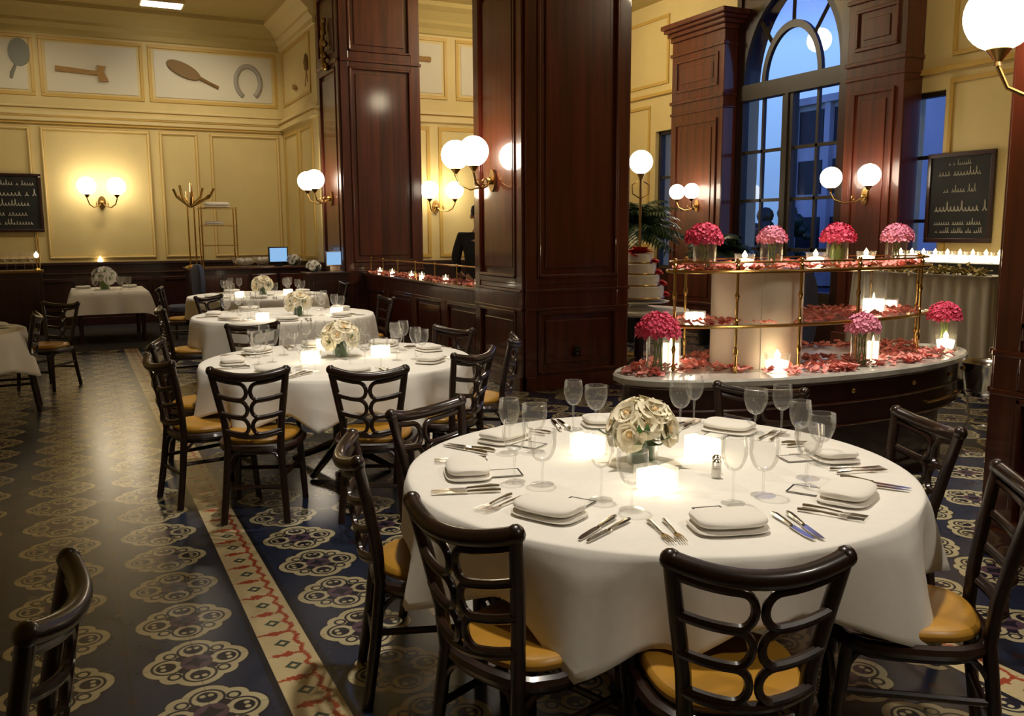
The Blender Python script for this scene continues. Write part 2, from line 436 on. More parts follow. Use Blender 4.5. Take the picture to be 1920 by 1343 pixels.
# pillars: panelled mahogany piers
def pillar(x0, x1, y0, y1, label, gloss, dado=.90, cap=None):
    p = struct(thing('pillar', label, None, ((x0+x1)/2, (y0+y1)/2, 0)))
    hx, hy = (x1-x0)/2, (y1-y0)/2
    m = M['wood_gloss'] if gloss else M['wood']
    G().box(-hx, hx, -hy, hy, 0, CE).build('shaft', m, p, smooth=False, bevel=.012)
    def panels(nx, hw_, hd, ax):
        # ax 0: face -Y or +Y; ax 1: face -X or +X ; builds stiles, raised panels
        gs, gp = G(), G()
        def bx(gr, a0, a1, z0, z1, d):
            if ax == 0: gr.box(a0, a1, *sorted((nx*hd, nx*(hd+d))), z0, z1)
            else: gr.box(*sorted((nx*hd, nx*(hd+d))), a0, a1, z0, z1)
        w = .13
        bx(gs, -hw_, -hw_+w, 0, CE, .03); bx(gs, hw_-w, hw_, 0, CE, .03)
        for z0, z1 in ((0,.16), (.83,.99), (1.07,1.13), (4.04,4.26), (5.2, CE)): bx(gs, -hw_+w, hw_-w, z0, z1, .03)
        bx(gs, -hw_, hw_, .99, 1.02, .05); bx(gs, -hw_, hw_, .80, .83, .045); bx(gs, -hw_, hw_, 0, .14, .055); bx(gs, -hw_, hw_, 4.11, 4.16, .055)
        bx(gs, -hw_+w, hw_-w, 1.02, 1.07, .02)
        for z0, z1 in ((.16,.80), (1.13,4.04), (4.26,5.2)):
            a, b = -hw_+w, hw_-w
            for q in ((a, b, z0, z0+.035), (a, b, z1-.035, z1)): bx(gp, *q, .045)
            for q in ((a, a+.035, z0, z1), (b-.035, b, z0, z1)): bx(gp, *q, .045)
            bx(gp, a+.10, b-.10, z0+.10, z1-.10, .018)
        gs.build('stile_frame', m, p, smooth=False, bevel=.006); gp.build('panel', m, p, smooth=False, bevel=.012)
    panels(-1, hx, hy, 0); panels(-1, hy, hx, 1); panels(1, hy, hx, 1); panels(1, hx, hy, 0)
    return p
pillar(3.99, 5.19, 7.72, 8.85, 'tall polished mahogany pier between the aisle tables and the oval sideboard', True)
pl2 = pillar(3.74, 4.98, 13.2, 14.38, 'tall dark wood pillar at the far end of the low partition', False)
pillar(4.01, 5.2, 1.35, 2.73, 'dark mahogany pillar carrying the big globe lamp', True)
# carved bracket high on the far pillar
g = G()
for k in range(5):
    r = .05 - .006*k
    g.tube([(-.68-.05*abs(sin(i*.5)), -.05+.02*cos(i), 4.05+.1*i+.0*k) for i in range(8)], [.035+.012*sin(i*2+k) for i in range(8)], 8)
    break
for i in range(5): g.ball((-.70, -.1+.05*(i%2), 4.1+.17*i), .065-.006*i, 10, 8)
g.build('carved_bracket', M['oldbrass'], pl2)

# socket on the pier
o = thing('wall_socket', 'black outlet plate low on the front of the polished pier', 'socket', (4.57, 7.672, .375))
G().box(-.035,.035,-.012,0,-.055,.055).build('plate', M['black'], o, bevel=.004)
gg = G()
for s in (-.02,.02): gg.box(-.012,-.006,-.015,-.012,s-.008,s+.008).box(.006,.012,-.015,-.012,s-.008,s+.008)
gg.build('outlet_slots', M['steel'], o)

# low partition with ledge
p = struct(thing('partition', 'low mahogany partition with a ledge running from the pier to the far pillar', None, (4.0, 11.02, 0)))
Lh = 2.17
G().box(.05, .38, -Lh, Lh, 0, .93).build('body', M['wood'], p, smooth=False)
G().box(-.02, .42, -Lh, Lh, .93, .975).build('ledge', M['wood_gloss'], p, smooth=False, bevel=.012)
gs, gp = G(), G()
gs.box(.02,.05,-Lh,Lh,.78,.93).box(.02,.05,-Lh,Lh,0,.15)
ys = [-Lh, -1.1, 0.0, 1.1, Lh]
for y in ys: gs.box(.015,.05,y-.07,y+.07,.15,.78)
for a, b in zip(ys, ys[1:]):
    frame_x(gp, a+.07, b-.07, .15, .78, .05, .04, .03)
    gp.prism([(0,-.0),(-.045,0),(0,-.06)], Matrix(((1,0,0,.05),(0,0,1,a+.12),(0,1,0,.74),(0,0,0,1))), b-a-.24)
    gp.box(.035,.05,a+.18,b-.18,.25,.68)
gs.build('stile_frame', M['wood'], p, smooth=False, bevel=.006); gp.build('panel', M['wood_gloss'], p, smooth=False, bevel=.008)
r = thing('brass_rail', 'low brass gallery rail along the partition ledge', 'rail', (4.06, 11.0, .975))
gr = G(); gr.tube([(0,-2.1,.22),(0,1.95,.22)], .010); gr.build('rail', M['brass'], r)
for y in (-2.08,-1.4,-.7,0,.7,1.35,1.93):
    gq = G(); gq.tube([(0,y,0),(0,y,.215)], .008); gq.ball((0,y,.225), .016, 10, 8); gq.lathe([(0,0),(.02,0),(.02,.008),(0,.012)], 12, (0,y,0)); gq.build('post', M['brass'], r)

# ---------------------------------------------------------------- windows
def window_rect(name, y0, y1, z0, z1, cols, rows, label):
    w = struct(thing(name, label, None, (XW+.12, (y0+y1)/2, 0)))
    h = (y1-y0)/2; g = G(); f = .055
    g.box(-.05,.05,-h,-h+f,z0,z1).box(-.05,.05,h-f,h,z0,z1).box(-.05,.05,-h,h,z0,z0+f).box(-.05,.05,-h,h,z1-f,z1)
    for k in range(1, rows): z = z0+(z1-z0)*k/rows; g.box(-.03,.03,-h,h,z-.02,z+.02)
    for k in range(1, cols): y = -h+2*h*k/cols; g.box(-.03,.03,y-.015,y+.015,z0,z1)
    g.build('window_frame', M['frame'], w, smooth=False)
    G().box(-.004,.004,-h+.02,h-.02,z0+.02,z1-.02).build('pane', M['pane'], w, smooth=False)
    return w
window_rect('window_2', *NA, .95, 3.17, 1, 3, 'narrow tall window beside the big chalkboard')
window_rect('window_3', *NB, .95, 3.25, 1, 3, 'narrow tall window behind the palm')
w = struct(thing('window_1', 'tall arched window with glazed double doors, blue dusk outside', None, (XW+.04, yc, 0)))
g = G(); f = .07
g.box(-.06,.06,-hw,-hw+f,.55,ZT).box(-.06,.06,hw-f,hw,.55,ZT).box(-.06,.06,-hw,hw,.55,.75)
g.box(-.09,.07,-hw,hw,3.46,3.68).box(-.06,.06,-.10,.10,.55,3.5).box(-.085,.05,-.03,.03,.55,3.46)
for zz in (2.72, 2.02, 1.32):
    g.box(-.025,.025,-hw,hw,zz-.022,zz+.022)
for yy in (-.52,.52): g.box(-.025,.025,yy-.02,yy+.02,.7,3.46)
def arc_bar(k, wd, d, n=28):
    vs, fs = [], []
    for i in range(n+1):
        t = PI*i/n
        for kk in (k, k-wd):
            for x in (-d, d): vs.append((x, hw*kk*cos(t), ZT+AH*kk*sin(t)))
    for i in range(n):
        a = 4*i; b = a+4
        fs += [(a,b,b+1,a+1),(a+2,a+3,b+3,b+2),(a,a+2,b+2,b),(a+1,b+1,b+3,a+3)]
    g.add(vs, fs)
arc_bar(1.0, .075, .06); arc_bar(.58, .075, .03)
for t in (45, 90, 135):
    a = Vector((0, hw*.56*cos(R(t)), ZT+AH*.56*sin(R(t)))); b = Vector((0, hw*.98*cos(R(t)), ZT+AH*.98*sin(R(t))))
    g.tube([a, b], .035, 4)
g.build('window_frame', M['frame'], w, smooth=False)
gp = G(); gp.box(-.004,.004,-hw+.03,hw-.03,.7,3.5)
gp.build('pane', M['pane'], w, smooth=False)
gf = G(); vs = [(0, hw*.97*cos(PI*i/28), ZT+AH*.97*sin(PI*i/28)) for i in range(29)]
gf.prism([(hw*.97*cos(PI*i/28), AH*.97*sin(PI*i/28)) for i in range(29)], Matrix(((0,0,1,-.004),(1,0,0,0),(0,1,0,ZT),(0,0,0,1))), .008)
gf.build('fanlight_pane', M['pane'], w, smooth=False)
gh = G()
for s in (-1,1): gh.tube([(-.06,s*.06,1.2),(-.10,s*.06,1.2),(-.10,s*.13,1.2)], .01); 
gh.build('door_handle', M['oldbrass'], w)
# window surround pilasters
def pilaster(y0, y1, label, ztop=4.75):
    p = struct(thing('pilaster', label, None, (XW, (y0+y1)/2, 0)))
    h = (y1-y0)/2; g = G()
    g.box(-.30,.0,-h,h,0,ztop-.25).box(-.34,0,-h-.03,h+.03,0,.3).box(-.33,0,-h-.02,h+.02,3.55,3.60).box(-.32,0,-h-.015,h+.015,3.38,3.42).box(-.33,0,-h-.02,h+.02,4.28,4.33)
    g.build('shaft', M['wood'], p, smooth=False, bevel=.01)
    gp = G()
    for z0, z1 in ((.45,3.25), (3.72,4.2)): frame_x(gp, -h+.12, h-.12, z0, z1, -.30, .04, .025); gp.box(-.312,-.30,-h+.24,h-.24,z0+.12,z1-.12)
    gp.build('panel', M['wood'], p, smooth=False, bevel=.006)
    gc = G()
    for k, (d, a, b) in enumerate(((.04,ztop-.25,ztop-.18),(.09,ztop-.18,ztop-.12),(.15,ztop-.12,ztop-.07),(.20,ztop-.07,ztop))): gc.box(-.30-d,0,-h-d,h+d*.3,a,b)
    gc.build('capital', M['wood'], p, smooth=False, bevel=.015)
pilaster(10.47, 11.72, 'mahogany pilaster with a stepped capital between arched window and palm')
p = pilaster(7.30, 8.16, 'mahogany pilaster between arched window and chalkboard', 5.34)

g = G(); g.box(XW-.06, XW, 10.41, 10.50, 0, CE).box(XW-.06, XW, 8.12, 8.49, 0, CE).box(XW-.05, XW, 8.49, 10.41, 0, .56); trim(g, M['wood_dark'], smooth=False)
# outside
wo = bpy.data.worlds.new('dusk'); S.world = wo; wo.use_nodes = True
nt = wo.node_tree; bg = nt.nodes['Background']
tc = nt.nodes.new('ShaderNodeTexCoord'); sp = nt.nodes.new('ShaderNodeSeparateXYZ'); rp = nt.nodes.new('ShaderNodeValToRGB')
nt.links.new(tc.outputs['Generated'], sp.inputs[0]); nt.links.new(sp.outputs[2], rp.inputs[0]); nt.links.new(rp.outputs[0], bg.inputs[0])
e = rp.color_ramp.elements
e[0].position = 0; e[0].color = (.10,.20,.38,1); e[1].position = 1; e[1].color = (.03,.06,.35,1)
for pos, c in ((.06,(.13,.24,.46,1)), (.19,(.21,.38,.72,1)), (.225,(.12,.24,.82,1)), (.35,(.09,.17,.75,1))):
    q = e.new(pos); q.color = c
bg.inputs[1].default_value = 3.0
g = G(); g.box(9.4, 60, -40, 60, -.3, -.05); struct(g.build('street', M['asphalt'], smooth=False))
b_ = thing('street_building', 'dim grey building across the street seen through the arched window', 'building', (19.2, 18.0, 0))
g = G(); g.box(0, 6, -2.1, 2.0, 0, 5.1).build('facade', M['facade'], b_, smooth=False)
g = G()
for k in range(4): g.box(-.15, 0, -2.1+k*1.3-.1, -2.1+k*1.3+.1, 0, 5.2)
g.box(-.2,0,-2.2,2.1,5.1,5.3); g.build('facade_pier', M['facade'], b_, smooth=False)
gw = G()
for k in range(3):
    for z in (1, 2.6, 4.0): gw.box(-.03,0,-1.85+k*1.3,-.95+k*1.3,z,z+.95)
gw.build('window_opening', M['black'], b_, smooth=False)
t_ = thing('street_tree', 'low dark tree seen through the arched window panes', 'tree', (17.5, 20.9, 0))
g = G()
for k in range(90):
    yy = random.uniform(-3,3); g.ball((random.uniform(-.6,.6), yy, random.uniform(.5,1.95+.3*sin(yy*1.7))), random.uniform(.12,.26), 8, 6)
g.build('crown', M['darkleaf'], t_); G().tube([(0,0,0),(0,0,1.3)], .12).build('trunk', M['black'], t_)

# ---------------------------------------------------------------- chairs
def make_chair():
    t = thing('dining_chair', '', 'chair')
    m = M['chair']
    # local: sitter faces +Y, back at -Y
    g = G()
    n = 24
    def ring(k, rx, ry): # rounded-square seat outline
        a = 2*PI*k/n; c, s_ = cos(a), sin(a)
        q = (abs(c)**3.2 + abs(s_)**3.2)**(-1/3.2)
        w = 1 + .10*s_  # wider at front
        return rx*q*c*w, ry*q*s_
    prof = [(.55,.468),(.80,.476),(.95,.472),(1.0,.455),(.985,.438),(.9,.430)]
    vs, fs = [(0,0,.466)], []
    for f_, z in prof:
        for k in range(n): x, y = ring(k, .205*f_, .205*f_); vs.append((x, y, z))
    for k in range(n): fs.append((0, 1+k, 1+(k+1) % n))
    for i in range(len(prof)-1):
        for k in range(n): a = 1+i*n+k; b = 1+i*n+(k+1) % n; fs.append((a, a+n, b+n, b))
    g.add(vs, fs).build('seat', M['vinyl'], t, sub=1)
    g = G(); g.tube([(*ring(k, .215, .215), .415) for k in range(n)], .022, 8, closed=True)
    g.tube([(*ring(k, .205, .205), .392) for k in range(n)], .014, 6, closed=True); g.build('seat_frame', m, t)
    # rear legs running up as back posts
    for s in (-1, 1):
        pts = [(s*.172,-.265,0),(s*.156,-.232,.22),(s*.142,-.208,.43),(s*.152,-.218,.56),(s*.176,-.244,.71),(s*.200,-.275,.862)]
        G().tube(pts, [.019,.020,.021,.020,.020,.019], 10).build('leg', m, t)
        pts = [(s*.200,.205,0),(s*.190,.190,.22),(s*.180,.170,.42)]
        G().tube(pts, [.018,.020,.021], 10).build('leg', m, t)
    def bow(x, z):       # y of the curved back plane
        W = wid(z); yb = -.205 - .07*max(0,(z-.43))/.43
        return yb - .045*(1-(x/W)**2)
    def wid(z): return .141 + .059*(z-.43)/.43
    g = G(); N = 12
    g.tube([(-.200+.400*i/N, -.275-.052*(1-(2*i/N-1)**2), .862-.030*(1-(2*i/N-1)**2)) for i in range(N+1)], .024, 10)
    for s in (-1, 1): g.ball((s*.200,-.275,.864), .026, 10, 8)
    g.build('back_rail', m, t)
    g = G()
    z0 = .515; W = wid(z0)
    g.tube([(-W+2*W*i/N, bow(-W+2*W*i/N, z0), z0-.022*(1-(2*i/N-1)**2)) for i in range(N+1)], .015, 8); g.build('lower_back_rail', m, t)
    g = G()
    H = [(.826,.733), (.727,.634), (.628,.537)]
    for zt, zb in H:
        for s in (-1, 1):
            pts = []; rr_ = (zt-zb)/2; zc = (zt+zb)/2; xc = .011+rr_*.80
            for i in range(6): x = wid(zt) + (xc-wid(zt))*i/5; pts.append((x, zt))
            for i in range(1, 10): a = PI/2 + PI*i/10; pts.append((xc+rr_*.80*cos(a), zc+rr_*sin(a)))
            for i in range(6): x = xc + (wid(zb)-xc)*i/5; pts.append((x, zb))
            g.tube([(s*x, bow(x, z), z-.030*(1-(x/.19)**2)) for x, z in pts], .0115, 7)
    g.build('back_lattice', m, t)
    g = G()
    for a, b in (((-.158,-.232,.2),(.158,-.232,.2)), ((-.19,.19,.2),(.19,.19,.2)), ((-.154,-.225,.26),(-.190,.19,.26)), ((.154,-.225,.26),(.190,.19,.26))): g.tube([a, b], .012, 7)
    # curved knee braces under the seat
    for sx in (-1, 1):
        for a, b in (((sx*.152,-.225,.27),(sx*.08,-.21,.40)), ((sx*.19,.19,.27),(sx*.1,.19,.40)), ((sx*.154,-.22,.27),(sx*.178,-.12,.40)), ((sx*.19,.18,.27),(sx*.188,.1,.40))):
            A, B = Vector(a), Vector(b); mid = Vector((A.x*.95, A.y*.95, B.z-.03)); g.tube([A, (A+mid)/2, mid*.6+(A+B)*.2, (mid+B)/2, B], .010, 6)
    g.build('stretcher', m, t)
    return t
CH = Proto(make_chair())
def chair(x, y, face, label, group): return CH.put(label, (x, y, 0), R(face) - PI/2, group)
c1 = 'chairs around the front round table'
for x, y, f, l in (
    (1.46,1.70,65,'ochre-seated dark cane chair with its back to the camera, front of the front round table'),
    (1.12,2.12,19,'ochre-seated cane chair half turned, at the front corner of the front table by the aisle'),
    (1.09,2.80,-14,'cane chair seen edge-on with its back to the aisle, at the front table'),
    (1.40,3.15,-68,'cane chair tucked in between the front and second round tables, facing the camera'),
    (2.60,2.93,214,'cane chair squeezed between the front round table and the oval sideboard'),
    (2.64,2.33,162,'dark cane chair tucked in at the front table just before the dark pillar'),
    (2.20,1.74,137,'shadowed cane chair with ochre seat, at the front table corner by the dark pillar')): chair(x, y, f, l, c1)
c2 = 'chairs around the second round table'
for x, y, f, l in (
    (.91,5.06,68,'cane chair with its back to us at the second table, nearer the aisle'),
    (1.50,4.78,66,'cane chair with its back to us at the second table, nearer the pier'),
    (.68,5.50,14,'cane chair standing sideways on the cream floor band at the second table'),
    (.74,6.22,-14,'cane chair on the aisle side of the second table, behind the sideways one'),
    (2.02,5.09,120,'cane chair with ochre seat at the second table, behind the front table'),
    (2.43,5.50,152,'cane chair at the second table facing the aisle, before the pier'),
    (2.30,6.02,202,'dark cane chair at the second table beside the partition'),
    (1.28,6.90,275,'cane chair between the second and third round tables')): chair(x, y, f, l, c2)
c3 = 'chairs around the farther round tables'
for x, y, f, l in (
    (1.55,10.4,-52,'cane chair between the third and fourth round tables, aisle side'),
    (1.02,9.1,0,'cane chair on the aisle side of the third round table'),
    (2.85,9.4,185,'cane chair at the third round table beside the partition'),
    (1.30,12.5,-10,'cane chair on the aisle side of the fourth round table'),
    (3.2,12.4,180,'cane chair at the fourth round table beside the partition')): chair(x, y, f, l, c3)
chair(-.30, 10.2, 235, 'cane chair at the corner of the shadowed table by the glass cabinet', 'chairs on the dark side of the aisle')
chair(-.62, 9.05, 180, 'cane chair in deep shade beside the shadowed table across the aisle', 'chairs on the dark side of the aisle')
chair(-.36, 2.02, 170, 'dark chair cut by the photo edge at the aisle corner nearest the camera', 'chairs on the dark side of the aisle')

# ---------------------------------------------------------------- round tables and cloths
def round_table(cx, cy, r, label, clabel, drop, bumps, h=.742, seed=1):
    t = thing('round_table', label, 'table', (cx, cy, 0), 0, 'round dining tables')
    G().lathe([(0,h-.03),(r-.01,h-.03),(r,h-.015),(r-.01,h),(0,h)], 48).build('tabletop', M['wood_dark'], t)
    G().lathe([(0,.03),(.05,.06),(.05,h-.03)], 16).build('pedestal', M['wood_dark'], t)
    for k in range(4):
        a = PI/4+k*PI/2
        G().tube([(.04*cos(a),.04*sin(a),.16),(.2*cos(a),.2*sin(a),.09),(.38*cos(a),.38*sin(a),.018)], [.03,.025,.02], 8).build('leg', M['wood_dark'], t)
    rnd = random.Random(seed)
    ph = [rnd.uniform(0, 6.28) for _ in range(3)]
    NU, NR, NV = 160, 6, 12
    def dropf(a):
        d = drop
        for b, amp, wd in bumps:
            q = (math.degrees(a) - b + 180) % 360 - 180
            d += amp * max(0, 1-abs(q)/(wd*1.5))**1.15
        return d
    def fn(i, j):
        a = 2*PI*i/NU
        if j <= NR:
            rr = r*1.003*(0, .3, .6, .85, .975, .992, 1.0)[j]
            z = h+.004 + .0012*sin(5*a+ph[0])*(j/NR)
            if j == NR: z -= .004
            return (rr*cos(a), rr*sin(a), z)
        t_ = (j-NR)/NV
        d = dropf(a); zz = d*t_
        fold = 0
        for b, amp, wd in bumps:
            q = (math.degrees(a) - b + 180) % 360 - 180
            fold += (amp*.62)*max(0, 1-abs(q)/(wd*.8))**1.2 - amp*.30*math.exp(-((abs(q)-wd*1.15)/(wd*.45))**2)
        ripple = .014*abs(sin(5.5*a+ph[1])) + .010*sin(17*a+ph[2])
        rr = r*1.002 + .012*min(1, t_*5) + (fold+ripple)*t_**1.1 + .02*t_
        return (rr*cos(a), rr*sin(a), h+.002-zz)
    g = G(); g.grid(fn, NU, NR+NV+1, wrap=True)
    o = g.build('tablecloth', M['cloth'], None, (cx, cy, 0), angle=80)
    md = o.modifiers.new('Solid', 'SOLIDIFY'); md.thickness = .002; md.offset = 1
    tag(o, clabel, 'tablecloth', 'white tablecloths')
    return t
ZTOP = .749
T1 = (1.85, 2.55, .895); T2 = (1.575, 5.82, .895); T3 = (1.95, 9.25, .92); T4 = (2.25, 12.3, .92); T6 = (-1.32, 9.1, .9); T5 = (-1.62, 2.2, .9)
round_table(*T1, 'round table under the white cloth in front', 'white cloth with pointed corners on the front round table, its flowers biggest', .185,
            [(-137,.145,13), (-119,.07,7), (-74,.16,17), (-45,.09,14), (-174,.12,14), (-15,.07,14), (30,.1,14), (80,.1,14), (135,.1,14)], seed=3)
round_table(*T2, 'second round table of the row, behind the front one', 'white cloth on the second round table, two chair backs against it', .20,
            [(-142,.13,12), (-112,.10,9), (-78,.13,10), (-48,.16,13), (-170,.1,12), (0,.1,12), (60,.1,14), (120,.1,14)], seed=5)
round_table(*T3, 'third round table of the row', 'white cloth on the third round table, beyond the second flower vase', .28, [(-150,.12,14), (-60,.12,14), (30,.1,14), (120,.12,14)], seed=8)
round_table(*T4, 'fourth round table, last of the row', 'white cloth on the last round table of the row', .28, [(-150,.12,14), (-60,.12,14), (30,.1,14), (120,.12,14)], seed=9)
round_table(*T6, 'shadowed round table across the aisle near the glass cabinet', 'dim white cloth on the table across the aisle', .33, [(-100,.1,14), (-10,.1,14), (80,.12,14), (170,.1,14)], seed=10)
round_table(*T5, 'round table cut by the photo edge beside the nearest aisle chair', 'white cloth corner at the photo edge behind the nearest aisle chair', .28, [(-30,.12,14), (60,.12,14)], seed=11)

# ---------------------------------------------------------------- tableware prototypes
def make_goblet(name, h, br, fr, bh, tulip=.82):
    t = thing(name, '', 'glass')
    g = G(); zb = h-bh; p = []
    for i in range(9):
        a = i/8; p.append((br*math.sin(min(1, a*1.25)*PI/2)*(1-(1-tulip)*max(0, a-.6)/.4) + .001, zb + bh*(1-cos(a*PI/2)*1.0) if a < .35 else zb+bh*(1-cos(.35*PI/2)) + (bh*cos(.35*PI/2))*(a-.35)/.65))
    p = [(0, zb)] + p + [(p[-1][0]-.0015, p[-1][1]), (p[-1][0]-.003, p[-1][1]-.004)]
    g.lathe(p, 20); g.build('bowl', M['goblet'], t)
    G().lathe([(0,.004),(.005,.006),(.004,.02),(.0038,zb*.6),(.006,zb-.004),(0,zb)], 10).build('stem', M['goblet'], t)
    G().lathe([(0,0),(fr,0),(fr,.002),(fr*.5,.005),(.006,.009),(0,.010)], 20).build('foot', M['goblet'], t)
    return t
WINE = Proto(make_goblet('wine_glass', .215, .043, .038, .11))
WATER = Proto(make_goblet('water_goblet', .19, .050, .040, .11, .94))
def make_napkin():
    t = thing('napkin', '', 'napkin')
    def pillow(lx, ly, h, z0, e=4):
        def fn(i, j):
            u = 2*PI*i/32; v = -PI/2 + PI*j/12
            cu, su = cos(u), sin(u); q = (abs(cu)**e+abs(su)**e)**(-1/e)
            cv = abs(cos(v))**.55; sv = math.copysign(abs(sin(v))**.8, sin(v))
            return (lx*q*cu*cv, ly*q*su*cv, z0 + h/2 + h/2*sv + (.004*cos(u*2)*cv if sv > 0 else 0))
        return fn
    G().grid(pillow(.106,.076,.034,.014), 32, 13, wrap=True).build('upper_fold', M['napkin'], t)
    G().grid(pillow(.112,.082,.016,0), 32, 13, wrap=True).build('lower_fold', M['napkin'], t)
    return t
NAP = Proto(make_napkin())
def make_card():
    t = thing('menu_card', '', 'menu')
    G().box(-.047,.047,-.075,.075,0,.0012).build('card', M['card'], t, smooth=False)
    g = G()
    for a in ((-.047,.047,-.075,-.069), (-.047,.047,.069,.075), (-.047,-.041,-.069,.069), (.041,.047,-.069,.069)): g.box(*a, .0012, .0018)
    g.build('dark_border', M['black'], t, smooth=False)
    return t
CARD = Proto(make_card())
def make_knife():
    t = thing('table_knife', '', 'knife')
    G().prism([(-.009,0),(.009,0),(.011,.03),(.010,.09),(.004,.118),(-.007,.122),(-.009,.09)], Matrix.Translation((0,.0,.003)), .0018).build('blade', M['steel'], t, smooth=False)
    G().tube([(0,.002,.005),(0,-.03,.006),(0,-.08,.007),(0,-.108,.006)], [.005,.0065,.009,.006], 8).build('handle', M['steel'], t)
    return t
KNIFE = Proto(make_knife())
def make_fork():
    t = thing('table_fork', '', 'fork')
    g = G()
    for k in range(4): x = -.0105+.007*k; g.tube([(x,.045,.004),(x,.095,.006)], [.0022,.0014], 6)
    g.prism([(-.013,.047),(.013,.047),(.010,.03),(.004,.015),(-.004,.015),(-.010,.03)], Matrix.Translation((0,0,.003)), .002); g.build('tines', M['steel'], t)
    G().tube([(0,.02,.004),(0,-.03,.007),(0,-.08,.005),(0,-.10,.004)], [.004,.004,.007,.006], 8).build('handle', M['steel'], t)
    return t
FORK = Proto(make_fork())
def make_block_candle(s=.046, h=.070):
    t = thing('votive_candle', '', 'candle')
    G().box(-s,s,-s,s,.004,h).build('wax', M['wax'], t, smooth=False, bevel=.006)
    g = G(); q = s+.006
    for a in ((-q,q,-q,-q+.004), (-q,q,q-.004,q), (-q,-q+.004,-q,q), (q-.004,q,-q,q)): g.box(*a, 0, h+.012)
    g.box(-q,q,-q,q,0,.004); g.build('holder', M['glass'], t, smooth=False)
    G().tube([(0,0,h-.002),(.001,0,h+.009)], .0014, 5).build('wick', M['black'], t)
    return t
BLOCK = Proto(make_block_candle())
def make_cup_candle():
    t = thing('votive_candle', '', 'candle')
    G().lathe([(0,.005),(.046,.005),(.054,.055),(.02,.064),(0,.064)], 20).build('wax', M['wax'], t)
    G().lathe([(0,0),(.048,0),(.053,.02),(.064,.092),(.062,.092),(.051,.02),(.046,.004),(0,.004)], 24).build('holder', M['glass'], t)
    G().lathe([(0,0),(.014,.012),(.016,.024),(0,.052)], 10, (0,0,.062)).build('flame', M['flame'], t)
    return t
CUP = Proto(make_cup_candle())
def make_tealight():
    t = thing('tealight', '', 'candle')
    G().lathe([(0,0),(.024,0),(.026,.03),(0,.034)], 14).build('wax', M['tealight'], t)
    G().lathe([(.027,0),(.031,.06),(.029,.06),(.026,.003)], 16).build('holder', M['glass'], t)
    G().lathe([(0,0),(.007,.008),(0,.035)], 8, (0,0,.034)).build('flame', M['flame'], t)
    return t
TEA = Proto(make_tealight())

# ---- rose bouquet centrepieces
def rose_mesh(r, mat_, rnd, n_out=7):
    g = G()
    for ring, (cnt, tilt, sc) in enumerate(((3, 12, .55), (5, 32, .8), (n_out, 58, 1.0))):
        for k in range(cnt):
            a = 2*PI*k/cnt + ring*.6 + rnd.uniform(-.2,.2)
            tl = R(tilt + rnd.uniform(-8,8)); L_ = r*sc
            m = Matrix.Rotation(a, 4, 'Z') @ Matrix.Rotation(tl, 4, 'Y')
            def fn(i, j, L_=L_, m=m):
                u = (i/4-.5)*2; v = j/4
                wv = L_*.62*math.sin(PI*min(.5, v*.62+.08))*1.0
                x = u*wv; y = 0
                z = L_*v*(1-.10*u*u); bend = L_*(.30*v*v) ; cup = -L_*.30*u*u*(1-v*.6)
                return m @ Vector((bend+cup+.02*L_, x, z))
            g.grid(fn, 5, 5)
    return g
def bouquet(name, cx, cy, z, R0, label, group, petal, heart, nbl=13, vase=(.055,.085), seed=1, green='leaf'):
    rnd = random.Random(seed)
    t = thing(name, label, 'flowers', (cx, cy, z), 0, group)
    vr, vh = vase
    G().lathe([(0,0),(vr*.9,0),(vr,vh),(vr-.003,vh),(vr*.87,.004),(0,.004)], 24).build('vase', M['glass'], t)
    g = G()
    for k in range(14):
        a = rnd.uniform(0, 2*PI); q = vr*.75
        def fn(i, j, a=a):
            u = (i/2-1)*.6; v = j/3
            return (q*cos(a+u)*(1-.06*v), q*sin(a+u)*(1-.06*v), .006+vh*.95*v)
        g.grid(fn, 5, 4)
    for k in range(10):
        a = rnd.uniform(0, 2*PI); m = Matrix.Translation((vr*cos(a)*.8, vr*sin(a)*.8, vh)) @ Matrix.Rotation(a, 4, 'Z') @ Matrix.Rotation(R(rnd.uniform(55,95)), 4, 'Y')
        def fn(i, j, m=m):
            u = (i/2-1); v = j/4; return m @ Vector((.01*sin(PI*v)-.02*v*v, u*.02*sin(PI*min(1,v+.05)), v*R0*.85))
        g.grid(fn, 5, 5)
    g.build('leaves', M[green], t)
    base = [rose_mesh(R0*.44, None, rnd), rose_mesh(R0*.40, None, rnd, 6)]
    protos = []
    for b in base:
        o = b.build('rose', M[petal], t); protos.append(o)
        h = G(); h.ball((0,0,R0*.13), R0*.07, 8, 6, 1.4); h.build('heart', M[heart], o)
    used = [False, False]
    for k in range(nbl):
        f = (k+.5)/nbl; el = math.acos(1-f*1.05); a = k*2.39996
        d = Vector((sin(el)*cos(a), sin(el)*sin(a), cos(el)))
        pos = Vector((d.x*R0*.62, d.y*R0*.62, vh + R0*.12 + d.z*R0*.62))
        i = k % 2
        if not used[i]: o = protos[i]; used[i] = True
        else:
            o = protos[i].copy(); COL.objects.link(o); o.parent = t
            for ch in protos[i].children: c = ch.copy(); COL.objects.link(c); c.parent = o
        o.location = pos; o.rotation_euler = d.to_track_quat('Z', 'Y').to_euler()
    return t
CG = 'rose centrepieces on the round tables'
bouquet('rose_bouquet', 1.83, 2.60, ZTOP, .150, 'big bouquet of ivory and peach roses in glass vase on the front round table', CG, 'ivory', 'peach', 15, (.062,.10), 3)
bouquet('rose_bouquet', 1.616, 5.883, ZTOP, .155, 'ivory rose bouquet in green-lined vase on the second round table', CG, 'ivory', 'peach', 13, (.062,.10), 4)
bouquet('rose_bouquet', 2.04, 9.0, ZTOP, .16, 'ivory rose bouquet on the third round table', CG, 'ivory', 'peach', 13, (.06,.10), 5)
